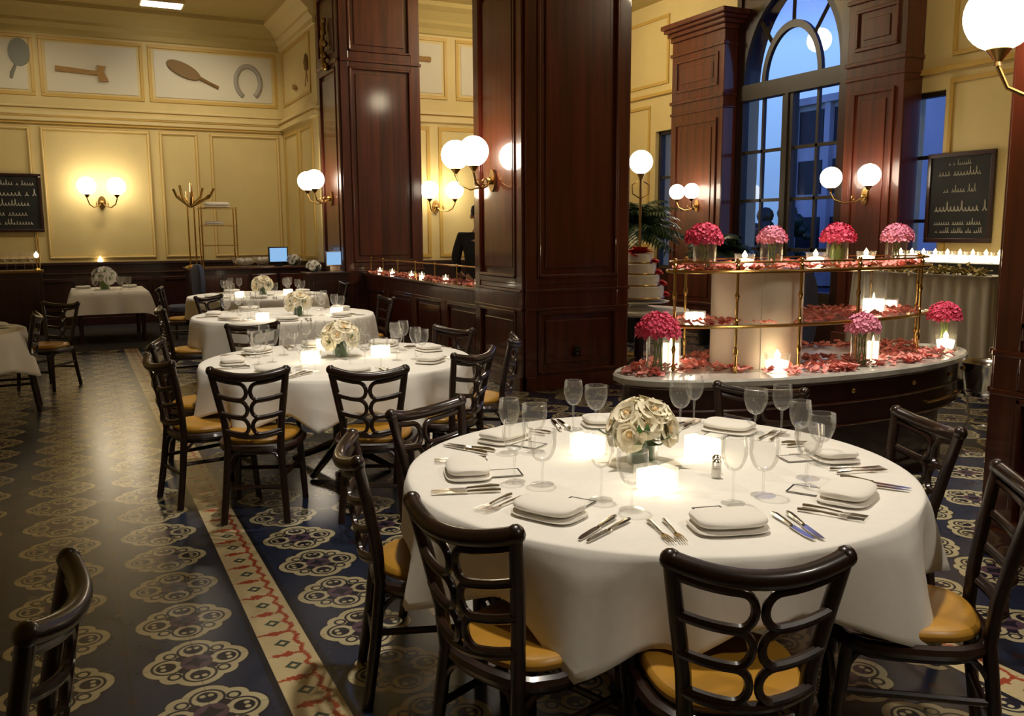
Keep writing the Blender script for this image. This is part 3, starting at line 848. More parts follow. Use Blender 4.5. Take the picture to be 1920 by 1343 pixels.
bouquet('rose_bouquet', 2.304, 12.26, ZTOP, .17, 'peach and ivory rose bouquet on the last round table', CG, 'ivory', 'peach', 13, (.06,.10), 6)

# ---- hydrangeas in glass cylinders
def hydrangea(x, y, z, label, pal, group, hr=.112, vr=.070, vh=.165, seed=1, fill='stem'):
    rnd = random.Random(seed)
    t = thing('hydrangea_vase', label, 'flowers', (x, y, z), 0, group)
    G().lathe([(0,0),(vr,0),(vr,vh),(vr-.003,vh),(vr-.004,.008),(0,.008)], 28).build('vase', M['glass'], t)
    g = G()
    for k in range(6):
        a = k*1.05; g.tube([(.03*cos(a),.03*sin(a),.01),(.02*cos(a+1),.02*sin(a+1),vh*.6),(.03*cos(a),.03*sin(a),vh+.02)], .004, 6)
    if fill == 'leaf':
        for k in range(8):
            a = k*.8; m = Matrix.Rotation(a, 4, 'Z')
            g.grid(lambda i, j, m=m: m @ Vector((.045, (i-1)*.022*sin(PI*(j/3*.9+.05)), .03+.11*j/3)), 3, 4)
    g.build('stem', M['stem'], t)
    g = G()
    n = 170
    for k in range(n):
        f = (k+.5)/n; el = math.acos(1-f*1.05); a = k*2.39996 + rnd.uniform(-.1,.1)
        d = Vector((sin(el)*cos(a), sin(el)*sin(a), cos(el)))
        rr = hr*(1+rnd.uniform(-.07,.05))*(1+.05*sin(3*a+seed))
        p = Vector((d.x*rr, d.y*rr, vh+.004+d.z*rr*.98))
        m = Matrix.Translation(p) @ d.to_track_quat('Z', 'Y').to_matrix().to_4x4() @ Matrix.Rotation(rnd.uniform(0,6.28), 4, 'Z')
        s = .0175*rnd.uniform(.85,1.15)
        for q in range(4):
            mm = m @ Matrix.Rotation(q*PI/2, 4, 'Z') @ Matrix.Rotation(R(rnd.uniform(-28,-6)), 4, 'Y')
            g.add([mm @ Vector(v) for v in ((0,0,0),(s*.6,-s*.5,.001),(s*1.15,-.35*s,.003),(s*1.25,0,.002),(s*1.15,.35*s,.003),(s*.6,s*.5,.001))], [(0,1,2,3,4,5)])
    g.lathe([(hr*.9*sin(PI/2*i/6), hr*.9*cos(PI/2*i/6)) for i in range(7)]+[(0,-.004)], 16, (0,0,vh+.004))
    g.build('flower_head', M[pal], t, angle=180)
    return t

# ---------------------------------------------------------------- place settings
PN1 = {-108:'the front place', -153:'the front aisle corner', 162:'the aisle side', 117:'the side nearing the second table',
       72:'the pier side', 27:'the sideboard side', -18:'the bucket side', -63:'the dark pillar corner'}
def setting(T, ph, where, table, full=True):
    cx, cy, r = T; a = R(ph); d = Vector((cos(a), sin(a), 0)); tn_ = Vector((-sin(a), cos(a), 0))
    # seen from the diner (facing -d): right-hand side is +tn_
    def at(rr, s, z=ZTOP): return (cx+d.x*rr+tn_.x*s, cy+d.y*rr+tn_.y*s, z)
    rz = a + PI/2
    NAP.put('folded white napkin at %s of the %s' % (where, table), at(r-.21, 0), rz, 'folded napkins')
    if full:
        CARD.put('dark-bordered menu card at %s of the %s' % (where, table), at(r-.325, .01, ZTOP+.001), rz+.06, 'menu cards')
        FORK.put('outer steel fork at %s of the %s' % (where, table), at(r-.2, -.205), rz+PI+.05, 'table forks')
        FORK.put('inner steel fork at %s of the %s' % (where, table), at(r-.2, -.165), rz+PI-.03, 'table forks')
    KNIFE.put('inner steel knife at %s of the %s' % (where, table), at(r-.19, .185), rz+PI+.06, 'table knives')
    KNIFE.put('outer steel knife at %s of the %s' % (where, table), at(r-.19, .222), rz+PI-.03, 'table knives')
for ph, wh in PN1.items(): setting(T1, ph, wh, 'front round table')
gl1 = [(1.463,2.962,0),(1.557,2.932,1),(1.303,2.60,0),(1.372,2.527,1),(1.889,3.20,0),(1.985,3.17,1),(2.33,3.03,1),(2.42,3.05,0),(2.53,2.78,1),(2.60,2.70,0),
       (2.415,2.41,0),(2.40,2.29,1),(1.485,2.16,1),(1.456,2.29,0),(1.946,2.09,1),(1.805,2.07,0),(2.22,2.17,1),(2.14,2.10,0)]
seen = {}
for x, y, k in gl1:
    an = math.degrees(math.atan2(y-T1[1], x-T1[0]))
    ph = min(PN1, key=lambda q: abs((q-an+180) % 360-180))
    n = seen.get((ph, k), 0); seen[(ph, k)] = n+1
    kind = 'round-bowled water goblet' if k else 'tall stemmed wine glass'
    (WATER if k else WINE).put('%s%s at %s of the front round table' % ('second ' if n else '', kind, PN1[ph]), (x, y, ZTOP), x*7, 'goblets on the front table' if k else 'wine glasses on the front table')
def ringset(T, table, places, rg=.56, full=False):
    for ph, wh in places.items():
        setting(T, ph, wh, table, full)
        for s, P_, nm_ in ((.10, WINE, 'stemmed wine glass'), (.20, WATER, 'round water goblet'), (.02, WINE, 'wine glass nearer the middle')):
            a = R(ph); rr = T[2]-.36 - (.10 if s == .02 else 0)
            P_.put('%s at %s of the %s' % (nm_, wh, table), (T[0]+cos(a)*rr-sin(a)*s, T[1]+sin(a)*rr+cos(a)*s, ZTOP), a, 'glasses on the %s' % table)
ringset(T2, 'second round table', {-98:'the pier-side chair', -140:'the aisle-side chair', 175:'the aisle side', 130:'the far aisle corner', 88:'the far side', 45:'the far partition corner', 5:'the partition side', -45:'the near partition corner'})
ringset(T3, 'third round table', {-100:'the near side', -150:'the near aisle corner', 165:'the aisle side', 110:'the far side', 20:'the partition side', -50:'the near partition corner'})
ringset(T4, 'last round table', {-100:'the near side', -155:'the aisle side', 110:'the far side', 20:'the partition side', -45:'the near partition corner'})
ringset(T6, 'shadowed aisle table', {-60:'the near aisle corner', 10:'the aisle side', -120:'the near side'})
# candles on the round tables
BL = 'square glowing votives on the round tables'
for x, y, l, rz in ((1.723,2.80,'square glowing votive behind the big bouquet, towards the second table',.3), (2.09,2.57,'square glowing votive beside the big bouquet, towards the sideboard',.2), (1.674,2.30,'square glowing votive in front of the big bouquet',.1)):
    BLOCK.put(l, (x, y, ZTOP), rz, BL)
for x, y, l in ((1.36,5.72,'square glowing votive on the second table, aisle side of its bouquet'), (1.86,5.78,'square glowing votive on the second table, partition side of its bouquet'), (1.62,6.35,'square glowing votive on the second table behind its bouquet'),
                (1.62,8.72,'square glowing votive on the third table, aisle side of its bouquet'), (2.42,8.95,'square glowing votive on the third table, partition side of its bouquet'),
                (1.95,12.0,'square glowing votive on the last table, aisle side of its bouquet'), (2.62,12.15,'square glowing votive on the last table, partition side of its bouquet')):
    BLOCK.put(l, (x, y, ZTOP), .2, BL)
def shaker(x, y, label):
    t = thing('salt_shaker', label, 'shaker', (x, y, ZTOP), 0, 'shakers on the front table')
    G().lathe([(0,0),(.016,0),(.019,.01),(.015,.045),(0,.045)], 14).build('jar', M['glass'], t)
    G().lathe([(.0,.002),(.014,.002),(.014,.03),(0,.03)], 12).build('salt', M['white'], t)
    G().lathe([(.016,.045),(.016,.056),(.008,.064),(0,.065)], 14).build('lid', M['steel'], t)
shaker(1.95, 2.325, 'small salt shaker before the votive on the front table'); shaker(1.99, 2.375, 'small shaker just behind the salt shaker on the front table')

# ---------------------------------------------------------------- oval sideboard with tiered rack
BX, BY, BA, BB, BZ = 4.29, 4.28, 1.45, .57, .75
t = thing('oval_sideboard', 'oval marble-topped dark wood sideboard with brass knobs', 'sideboard', (BX, BY, 0))
def ell(a, b, z, n=64): return [(a*cos(2*PI*k/n), b*sin(2*PI*k/n), z) for k in range(n)]
def ellsolid(levels, n=64):
    g = G(); vs, fs = [], []
    for a, b, z in levels: vs += ell(a, b, z, n)
    for i in range(len(levels)-1):
        for k in range(n): l = (k+1) % n; fs.append((i*n+k, i*n+l, i*n+n+l, i*n+n+k))
    fs.append(tuple(range(n))[::-1]); fs.append(tuple(range((len(levels)-1)*n, len(levels)*n)))
    return g.add(vs, fs)
ellsolid([(BA-.02,BB-.02,BZ-.05),(BA,BB,BZ-.04),(BA,BB,BZ-.012),(BA-.012,BB-.012,BZ)]).build('marble_top', M['marble'], t)
ellsolid([(BA-.08,BB-.08,.40),(BA-.06,BB-.06,.41),(BA-.06,BB-.06,BZ-.05)]).build('drawer_apron', M['wood_dark'], t)
ellsolid([(BA-.16,BB-.14,0),(BA-.16,BB-.14,.08),(BA-.20,BB-.17,.09),(BA-.20,BB-.17,.40)]).build('cabinet_body', M['wood_dark'], t)
for zz in (.69,.56,.42):
    g = G(); g.tube([(x, y, zz) for x, y, _ in ell(BA-.055, BB-.055, 0)], .008, 6, closed=True); g.build('moulding', M['wood'], t)
def onel(th, off): return Vector(((BA+off)*cos(th), (BB+off)*sin(th), 0))
for th in (-118,-95,-72,-50,-30):
    q = onel(R(th), -.05); n_ = Vector((q.x/BA**2, q.y/BB**2, 0)).normalized()
    g = G(); g.ball(tuple(q+n_*.02+Vector((0,0,.635))), .017, 12, 8); g.tube([q+Vector((0,0,.635)), q+n_*.02+Vector((0,0,.635))], .007, 8); g.build('knob', M['oldbrass'], t)
g = G(); g.tube([onel(R(a), -.02)+Vector((0,0,.49)) for a in range(-66,-34,4)], .009, 8)
for a in (-64,-38): g.tube([onel(R(a), -.06)+Vector((0,0,.49)), onel(R(a), -.02)+Vector((0,0,.49))], .007, 6)
g.build('pull_bar', M['brass'], t)

RA, RB, Z1, Z2 = 1.08, .36, 1.035, 1.36
t = thing('tiered_rack', 'two-tier oval brass rack standing on the sideboard', 'rack', (BX, BY, BZ))
for z, nm_ in ((Z1-BZ, 'shelf'), (Z2-BZ, 'shelf')):
    if z > .4: ellsolid([(RA,RB,z-.012),(RA+.006,RB+.006,z-.006),(RA,RB,z)]).build(nm_, M['oldbrass'], t)
    else:   # glass shelf cut out round the white drum
        ox, oy, hr_ = 3.89-BX, 4.30-BY, .294; vs, fs = [], []
        for k in range(72):
            a = 2*PI*k/72; dx, dy = cos(a), sin(a)
            A_ = (dx/RA)**2+(dy/RB)**2; B_ = 2*(ox*dx/RA**2+oy*dy/RB**2); C_ = (ox/RA)**2+(oy/RB)**2-1
            q = (-B_+math.sqrt(B_*B_-4*A_*C_))/(2*A_); q = max(q, hr_+.004)
            for rr_ in (hr_, q):
                for zz in (z-.012, z): vs.append((ox+dx*rr_, oy+dy*rr_, zz))
        for k in range(72):
            a = 4*k; b = 4*((k+1) % 72); fs += [(a+1,a+3,b+3,b+1), (a,b,b+2,a+2), (a,a+1,b+1,b), (a+2,b+2,b+3,a+3)]
        G().add(vs, fs).build(nm_, M['glass'], t, smooth=False)
    g = G(); g.tube([(x,y,z-.006) for x,y,_ in ell(RA+.008,RB+.008,0)], .011, 8, closed=True); g.build('shelf_rim', M['brass'], t)
g = G(); g.tube([(x,y,Z2-BZ+.05) for x,y,_ in ell(RA-.01,RB-.01,0)], .006, 8, closed=True); g.build('gallery_rail', M['brass'], t)
for x, s in ((-1.06,0), (-.79,-1), (-.38,-1), (.08,-1), (.78,-1), (1.06,0), (-.79,1), (.08,1), (.85,1)):
    y = s*RB*math.sqrt(max(0, 1-(x/RA)**2))
    g = G(); H_ = Z2-BZ+.05
    g.tube([(x,y,0),(x,y,H_)], .0085, 10)
    for zz in (.0, Z1-BZ, Z2-BZ): g.lathe([(.0,-.02),(.014,-.015),(.011,0),(.016,.012),(.009,.02)], 12, (x,y,zz+.02))
    for zz in (.13,.46): g.lathe([(.008,-.03),(.015,0),(.008,.03)], 10, (x,y,zz))
    g.ball((x,y,H_+.01), .014, 10, 8); g.build('post', M['brass'], t)
# large white drum in the rack
t = thing('frosted_drum', 'large white frosted cylinder standing in the middle of the brass rack', 'cylinder', (3.89, 4.30, BZ))
G().lathe([(0,0),(.285,0),(.285,.585),(.28,.59),(.0,.59)], 48).build('drum', M['frost'], t)
g = G(); g.tube([(.288*cos(R(235)),.288*sin(R(235)),0),(.288*cos(R(235)),.288*sin(R(235)),.59)], .003, 6)
g.build('seam', M['white'], t)
HG = 'hydrangeas in glass cylinders'
hydrangea(3.44, 4.27, Z2, 'deep pink hydrangea at the pier end of the top rack shelf', 'pink', HG, .105, seed=1)
hydrangea(4.00, 4.30, Z2, 'pale pink hydrangea second along the top rack shelf from the pier', 'palepink', HG, .085, seed=2)
hydrangea(4.53, 4.26, Z2, 'deep pink hydrangea with green stems showing, third along the top shelf', 'pink', HG, .103, seed=3, fill='leaf')
hydrangea(5.11, 4.28, Z2, 'pale pink hydrangea at the window end of the top rack shelf', 'palepink', HG, .10, seed=4)
hydrangea(3.10, 4.26, BZ, 'deep pink hydrangea in a tall vase on the marble near the pier', 'pink', HG, .125, .07, .23, seed=5)
hydrangea(4.40, 3.90, BZ, 'mauve pink hydrangea vase low on the marble under the shelves', 'palepink', HG, .098, .068, .22, seed=6)
hydrangea(5.50, 4.16, BZ, 'deep pink hydrangea above a candle at the window end of the marble', 'pink', HG, .108, .085, .22, seed=7)
VG = 'cup votives on the brass rack'
CUP.put('glowing cup votive on the top shelf, first from the pier', (3.71,4.22,Z2), 0, VG)
CUP.put('glowing cup votive on the top shelf between the two inner vases', (4.33,4.25,Z2), 0, VG)
CUP.put('glowing cup votive on the top shelf, last towards the window', (4.80,4.26,Z2), 0, VG)
CUP.put('bright cup votive on the marble in front of the white drum', (3.74,3.94,BZ), 0, VG, 1.25)
CUP.put('cup votive inside the glass under the hydrangea at the window end', (5.47,4.12,BZ+.012), 0, VG, 1.1)
B2 = 'square votives among the rack'
for x, y, z, l in ((3.40,4.30,Z1,'white square votive on the middle shelf at the pier end'), (5.16,4.36,Z1,'white square votive on the middle shelf at the window end'),
                   (4.42,4.52,BZ,'small square votive on the marble behind the mauve vase')):
    BLOCK.put(l, (x, y, z), .1, B2, .9)
def hurricane(x, y, z, r, h, ch, label):
    t = thing('hurricane_lamp', label, 'candle', (x, y, z), 0, 'candles in tall glasses')
    G().lathe([(0,0),(r,0),(r,h),(r-.003,h),(r-.004,.006),(0,.006)], 28).build('glass', M['glass'], t)
    G().lathe([(0,.007),(r*.82,.007),(r*.82,ch),(0,ch)], 24).build('wax', M['wax'], t)
    G().lathe([(0,0),(.008,.01),(0,.045)], 8, (0,0,ch)).build('flame', M['flame'], t)
hurricane(4.78, 4.16, Z1, .082, .28, .10, 'wide glass with a thick white candle on the middle shelf')
hurricane(3.30, 4.40, BZ, .060, .26, .15, 'tall candle glass beside the pier-end hydrangea on the marble')
hurricane(4.60, 3.99, BZ, .042, .22, .13, 'slim candle glass beside the mauve hydrangea vase')
def petals(name, label, zf, inside, n, x0, x1, y0, y1, m, seed, s0=.022):
    rnd = random.Random(seed); g = G(); c = 0
    while c < n:
        x, y = rnd.uniform(x0, x1), rnd.uniform(y0, y1)
        if not inside(x, y): continue
        c += 1
        s = s0*rnd.uniform(.7,1.3)
        mm = Matrix.Translation((x, y, zf+.004+rnd.uniform(0,.022))) @ Matrix.Rotation(rnd.uniform(0,6.28), 4, 'Z') @ Matrix.Rotation(R(rnd.uniform(-35,35)), 4, 'X') @ Matrix.Rotation(R(rnd.uniform(-25,25)), 4, 'Y')
        def fn(i, j, mm=mm, s=s):
            u = i/2-1; v = j/3; w = s*(.45+.75*math.sin(PI*(v*.75+.1)))
            return mm @ Vector((u*w*.7, (v-.5)*2*s, .35*s*(u*u+(v-.5)**2*1.5)))
        g.grid(fn, 5, 4)
    return tag(g.build(name, m), label, 'petals', None, 'stuff')
def elin(a, b): return lambda x, y: ((x-BX)/a)**2+((y-BY)/b)**2 < 1
petals('rose_petals', 'coral rose petals scattered along the top rack shelf', Z2, lambda x, y: .25 < ((x-BX)/(RA-.03))**2+((y-BY)/(RB-.03))**2 < 1, 520, BX-RA, BX+RA, BY-RB, BY+RB, M['coral'], 1)
petals('rose_petals', 'coral rose petals along the middle rack shelf', Z1, lambda x, y: elin(RA-.03, RB-.03)(x, y) and (x-3.89)**2+(y-4.3)**2 > .095, 380, BX-RA, BX+RA, BY-RB, BY+RB, M['coral'], 2)
petals('rose_petals', 'coral rose petals scattered over the marble top of the sideboard', BZ, lambda x, y: elin(BA-.06, BB-.05)(x, y) and (x-3.89)**2+(y-4.3)**2 > .1 and (math.sin(x*5.2)+math.sin(y*6+x*2)) > -.55, 620, BX-BA, BX+BA, BY-BB, BY+BB, M['coral'], 3, .026)
petals('rose_petals', 'red rose petals strewn along the partition ledge', .975, lambda x, y: True, 420, 4.0, 4.36, 8.95, 13.0, M['coral'], 4, .024)
TG = 'tealights along the partition ledge'
for k, y in enumerate((9.15, 10.12, 10.95, 11.35, 12.15, 12.72)):
    TEA.put('small tealight on the partition ledge, %s from the pier' % ('first second third fourth fifth sixth'.split()[k]), (4.13, y, .978), 0, TG, 1.35)

# tiered cake behind the sideboard
t = thing('wedding_cake', 'white four-tier cake with red flowers half hidden by the polished pier', 'cake', (6.08, 8.75, .76))
z = .03
for r_, h_ in ((.29,.15), (.235,.135), (.19,.13), (.145,.12)):
    G().lathe([(0,z),(r_,z),(r_+.006,z+.015),(r_,z+.03),(r_,z+h_-.012),(r_-.012,z+h_),(0,z+h_)], 40).build('tier', M['white'], t); 
    g = G(); g.tube([(r_*1.01*cos(k*PI/20), r_*1.01*sin(k*PI/20), z+.012) for k in range(40)], .010, 6, closed=True); g.build('ribbon', M['oldbrass'], t)
    z += h_
rnd = random.Random(5)
for x, y, zz, s in ((.0,0,z,.15), (.12,-.12,z-.09,.06), (.16,-.14,z-.22,.065), (.20,-.17,z-.35,.065), (.24,-.18,z-.48,.06), (-.08,-.02,z,.09)):
    g = rose_mesh(s, None, rnd); g2 = G(); g2.merge(g, Matrix.Translation((x,y,zz-.01)) @ Matrix.Rotation(R(25 if x else 0), 4, 'X')); g2.build('red_flower', M['red'], t)
t2 = thing('cake_stand', 'white pedestal cake stand under the tiered cake', 'cake stand', (6.08, 8.75, .66))
G().lathe([(0,0),(.20,0),(.18,.02),(.10,.04),(.12,.07),(.34,.085),(.36,.10),(0,.10)], 40).build('pedestal_plate', M['white'], t2)
t3 = thing('cake_table', 'white round table under the cake stand by the pier', 'table', (6.08, 8.75, 0))
G().lathe([(0,.61),(.58,.61),(.60,.63),(.59,.658),(0,.658)], 36).build('tabletop', M['white'], t3)
G().lathe([(0,0),(.25,0),(.22,.03),(.06,.08),(.05,.61),(0,.61)], 20).build('pedestal', M['wood_dark'], t3)

# ---------------------------------------------------------------- sconces
def make_sconce(sp_y=.20):
    t = thing('globe_sconce', '', 'wall lamp')
    # local: wall plane at x=0, lamp sticks out to -X
    g = G(); g.prism([(.055*cos(a*PI/12)*(1.0), .10*sin(a*PI/12)) for a in range(24)], Matrix(((0,0,-1,0),(1,0,0,0),(0,1,0,0),(0,0,0,1))), .018)
    g.ball((-.03,0,0), .035, 12, 8); g.build('backplate', M['oldbrass'], t)
    for s in (-1, 1):
        g = G()
        P = [(-.03,0,0),(-.09,s*.05,-.055),(-.17,s*sp_y*.6,-.075),(-.25,s*sp_y*.88,-.03),(-.28,s*sp_y,.05)]
        g.tube(P, .009, 8)
        sp_ = [(-.12+.035*math.cos(k*.5)*(1-k*.04), s*.08, -.02+.035*math.sin(k*.5)*(1-k*.04)) for k in range(14)]
        g.tube(sp_, .006, 6)
        g.build('arm', M['oldbrass'], t)
        G().lathe([(0,0),(.016,0),(.012,.015),(.03,.04),(.046,.06),(.044,.066),(0,.066)], 16, (-.28,s*sp_y,.05)).build('cup', M['oldbrass'], t)
        G().ball((-.28,s*sp_y,.235), .13, 28, 16).build('globe', M['globe'], t)
    return t
SC = Proto(make_sconce()); SCW = Proto(make_sconce(.29)); SG = 'twin globe wall lamps'
def sconce(x, y, z, dirdeg, label, sc=None, P_=None): (P_ or SC).put(label, (x, y, z), R(dirdeg) - PI, SG, sc)
sconce(3.96, 8.36, 2.115, 180, 'twin globe brass wall lamp on the polished pier, aisle side', 1.15)
sconce(3.71, 13.75, 2.12, 180, 'twin globe wall lamp on the far pillar at the end of the partition')
t = thing('globe_floor_lamp', 'single globe lamp on a brass post behind the cake', 'floor lamp', (6.42, 9.25, 0))
G().lathe([(0,0),(.17,0),(.16,.03),(.03,.06),(.018,.12),(.016,2.22),(.05,2.30),(0,2.30)], 20).build('post', M['oldbrass'], t)
g = G()
for s_ in (-1,1): g.tube([(s_*.02,0,2.0),(s_*.12,0,2.05),(s_*.13,0,2.16),(s_*.05,0,2.2)], .008, 6)
g.build('scroll', M['oldbrass'], t)
G().ball((0,0,2.44), .145, 28, 16).build('globe', M['globe'], t)
sconce(3.98, 2.36, 2.24, 180, 'big bright globe lamp on the dark pillar nearest the camera')
sconce(.53, YF-.02, 2.12, 270, 'twin globe wall lamp glowing on the far cream wall beside a chalkboard')
sconce(5.70, 14.38, 2.02, 270, 'twin globe wall lamp on the bright wall behind the partition')
sconce(8.69, 7.77, 1.99, 180, 'twin globe lamp on the window pilaster next to the chalkboard', 1, SCW)
sconce(8.69, 11.0, 1.97, 180, 'twin globe lamp on the window pilaster beside the palm', .9)

# ---------------------------------------------------------------- frieze reliefs
def onwall(y): return Matrix(((1,0,0,0),(0,0,1,y),(0,1,0,0),(0,0,0,1)))
yr = YF-.03
t = thing('hand_mirror_relief', 'grey oval hand mirror relief at the far end of the frieze', 'wall ornament', (-.55, yr, 4.55))
g = G(); g.prism([(.16*cos(a*PI/16), .22*sin(a*PI/16)) for a in range(32)], onwall(-.0), .03); g.build('mirror', M['greygreen'], t)
G().tube([(-.06,.01,-.2),(-.12,.01,-.34),(-.14,.01,-.42)], [.02,.03,.022], 8).build('handle', M['greygreen'], t)
t = thing('mallet_relief', 'tan wooden mallet relief in the frieze of the far wall', 'wall ornament', (.36, yr, 4.3))
G().tube([(-.40,0,.03),(.26,0,-.01)], [.045,.035], 10).build('handle', M['tan'], t)
g = G(); g.prism([(.24,.12),(.38,.11),(.34,.03),(.36,-.03),(.41,-.13),(.25,-.14)], onwall(-.03), .06); g.build('head', M['tan'], t)
t = thing('hairbrush_relief', 'dark brown hairbrush relief slanting in the far frieze', 'wall ornament', (2.1, yr, 4.4))
m_ = Matrix.Rotation(R(24), 4, 'Y')
g = G(); g.prism([(-.12+.30*cos(a*PI/16), .115*sin(a*PI/16)) for a in range(32)], m_ @ onwall(-.03), .05); g.build('brush_head', M['umber'], t)
G().tube([m_ @ Vector((.15,0,0)), m_ @ Vector((.35,0,-.01)), m_ @ Vector((.52,0,-.01))], [.035,.028,.03], 8).build('handle', M['umber'], t)
g = G()
pts = [(.215*sin(a), 0, .04+.28*cos(a)) for a in [R(-150+300*k/28) for k in range(29)]]
g.tube(pts, [.042]*29, 8)
o = g.build('horseshoe_relief', M['iron'], None, (3.10, yr, 4.27)); tag(o, 'grey horseshoe relief beside the hairbrush on the frieze', 'wall ornament')
t = thing('tassel_relief', 'small dark pendant relief on the side frieze by the wood pillar', 'wall ornament', (3.67, 14.93, 4.25))
G().lathe([(0,-.02),(.03,0),(.045,.12),(.02,.24),(0,.27)], 10).build('pendant', M['umber'], t)
g = G(); g.tube([(0,0,-.01),(0,.08,-.2),(0,.1,-.25)], .008, 6); g.tube([(0,0,-.01),(0,-.08,-.2)], .008, 6); g.build('cord', M['tan'], t)
o = G().tube([(0,-.09,-.03),(0,0,.0),(0,.08,.05)], [.03,.045,.02], 8).build('leaf_relief', M['tan'], None, (3.67, 15.8, 4.09)); tag(o, 'faint tan leaf relief on the side frieze near the corner', 'wall ornament')
o = G().tube([(-.28,0,0),(.22,0,0)], [.035,.045], 8).build('club_relief', M['tan'], None, (5.43, 14.37, 4.475)); tag(o, 'short tan club relief on the frieze behind the partition', 'wall ornament')

# ---------------------------------------------------------------- chalkboards
def chalk_text(rows, w, h, seed, m3):
    """rows: list of (y_fraction, x0, x1, size) handwriting lines"""
    rnd = random.Random(seed); g = G()
    for yf, x0, x1, sz in rows:
        x = x0*w; pts = []
        while x < x1*w:
            k = rnd.choice('lloeaunm')
            a = {'l': 1.0, 'o': .5, 'e': .45, 'a': .5, 'u': .42, 'n': .45, 'm': .4}[k]*sz*rnd.uniform(.85,1.1)
            st = sz*.42
            for i in range(7):
                tt = i/6*2*PI
                pts.append((x + st*i/6 + .25*st*sin(tt), yf*h + a*.5*(1-cos(tt))))
            x += st
            if rnd.random() < .14:
                if len(pts) > 2: g.tube([m3 @ Vector((p_[0], p_[1], 0)) for p_ in pts], sz*.075, 4)
                pts = []; x += sz*.45
        if len(pts) > 2: g.tube([m3 @ Vector((p_[0], p_[1], 0)) for p_ in pts], sz*.075, 4)
    return g
def chalkboard(label, loc, rz, w, h, rows, seed, tilt=0):
    t = thing('chalkboard', label, 'chalkboard', loc, rz)
    t.rotation_euler = (tilt, 0, rz)
    # local: faces -Y, x across, z up
    g = G(); f = .05
    g.box(-w/2,w/2,-.035,0,0,f).box(-w/2,w/2,-.035,0,h-f,h).box(-w/2,-w/2+f,-.035,0,f,h-f).box(w/2-f,w/2,-.035,0,f,h-f); g.build('frame', M['wood_dark'], t, smooth=False, bevel=.006)
    G().box(-w/2+f,w/2-f,-.018,0,f,h-f).build('slate', M['board'], t, smooth=False)
    chalk_text(rows, w, h, seed, Matrix(((1,0,0,0),(0,0,-1,-.020),(0,1,0,0),(0,0,0,1)))).build('chalk_writing', M['chalk'], t)
    return t
chalkboard('tall framed chalkboard menu hanging beside the narrow window', (XW-.01, 6.71, 1.44), -PI/2, .84, 1.01,
           [(.86,-.18,.18,.06), (.745,-.33,.35,.09), (.56,-.24,.22,.08), (.35,-.36,.36,.11), (.20,-.36,.33,.07), (.11,-.33,.36,.06)], 3)
chalkboard('dark chalkboard menu on the far wall beside the globe lamp', (-.98, YF-.03, 1.62), 0, 1.2, .97,
           [(.80,-.10,.38,.09), (.62,-.40,.42,.13), (.45,-.32,.30,.11), (.28,-.32,.28,.11), (.13,-.38,.36,.10)], 5)

# ---------------------------------------------------------------- far end furniture
t = thing('square_table', 'small square table by the far wall', 'table', (.47, 14.72, 0))
G().box(-.50,.50,-.72,.72,.71,.742).build('tabletop', M['wood_dark'], t, smooth=False)
for x in (-.42,.42):
    for y in (-.62,.62): G().tube([(x,y,0),(x,y,.71)], .03, 8).build('leg', M['wood_dark'], t)
def sq_cloth(cx, cy, hx, hy, h, drop, label, corner=.10):
    def fn(i, j):
        n = 20; NP = 4*n
        k = i % NP; sd = k//n; f = (k % n)/n
        P = [(-1,-1),(1,-1),(1,1),(-1,1)]; a, b = P[sd], P[(sd+1) % 4]
        ux, uy = a[0]+(b[0]-a[0])*f, a[1]+(b[1]-a[1])*f
        cn = abs(ux)*abs(uy)**6 if abs(ux) == 1 else abs(uy)*abs(ux)**6
        if j <= 3:
            q = j/3; return (ux*hx*q, uy*hy*q, h)
        q = (j-3)/8
        dz = (drop + corner*cn**2*.9)*q
        fl = 1 + .0*q
        rip = .012*sin(k*.9)*q
        return (ux*(hx+.012+.03*q+rip+.10*cn*q), uy*(hy+.012+.03*q+rip+.02*cn*q), h-.002-dz)
    g = G(); g.grid(fn, 80, 12, wrap=True)
    o = g.build('tablecloth', M['cloth'], None, (cx, cy, 0), angle=70); tag(o, label, 'tablecloth', 'white tablecloths'); return o
sq_cloth(.47, 14.72, .51, .73,   .745, .31, 'white cloth on the small square table by the far wall')
bouquet('white_bouquet', .42, 14.8, .747, .21, 'loose white flowers on the small square table by the far wall', None, 'white', 'stem', 11, (.08,.14), 12, 'stem')
for k, (x, y) in enumerate(((.62,14.45), (.74,14.6), (.28,14.4), (.66,14.8))):
    WATER.put('water goblet on the small square table, %s' % ('nearest its front edge', 'at its outer side', 'before the white flowers', 'behind the white flowers')[k], (x, y, .747), 0, 'glasses on the small square table')
NAP.put('folded white napkin at the far corner of the small square table', (.78, 15.1, .747), .2, 'folded napkins')
NAP.put('folded white napkin at the near corner of the small square table', (.12, 15.1, .747), .2, 'folded napkins')
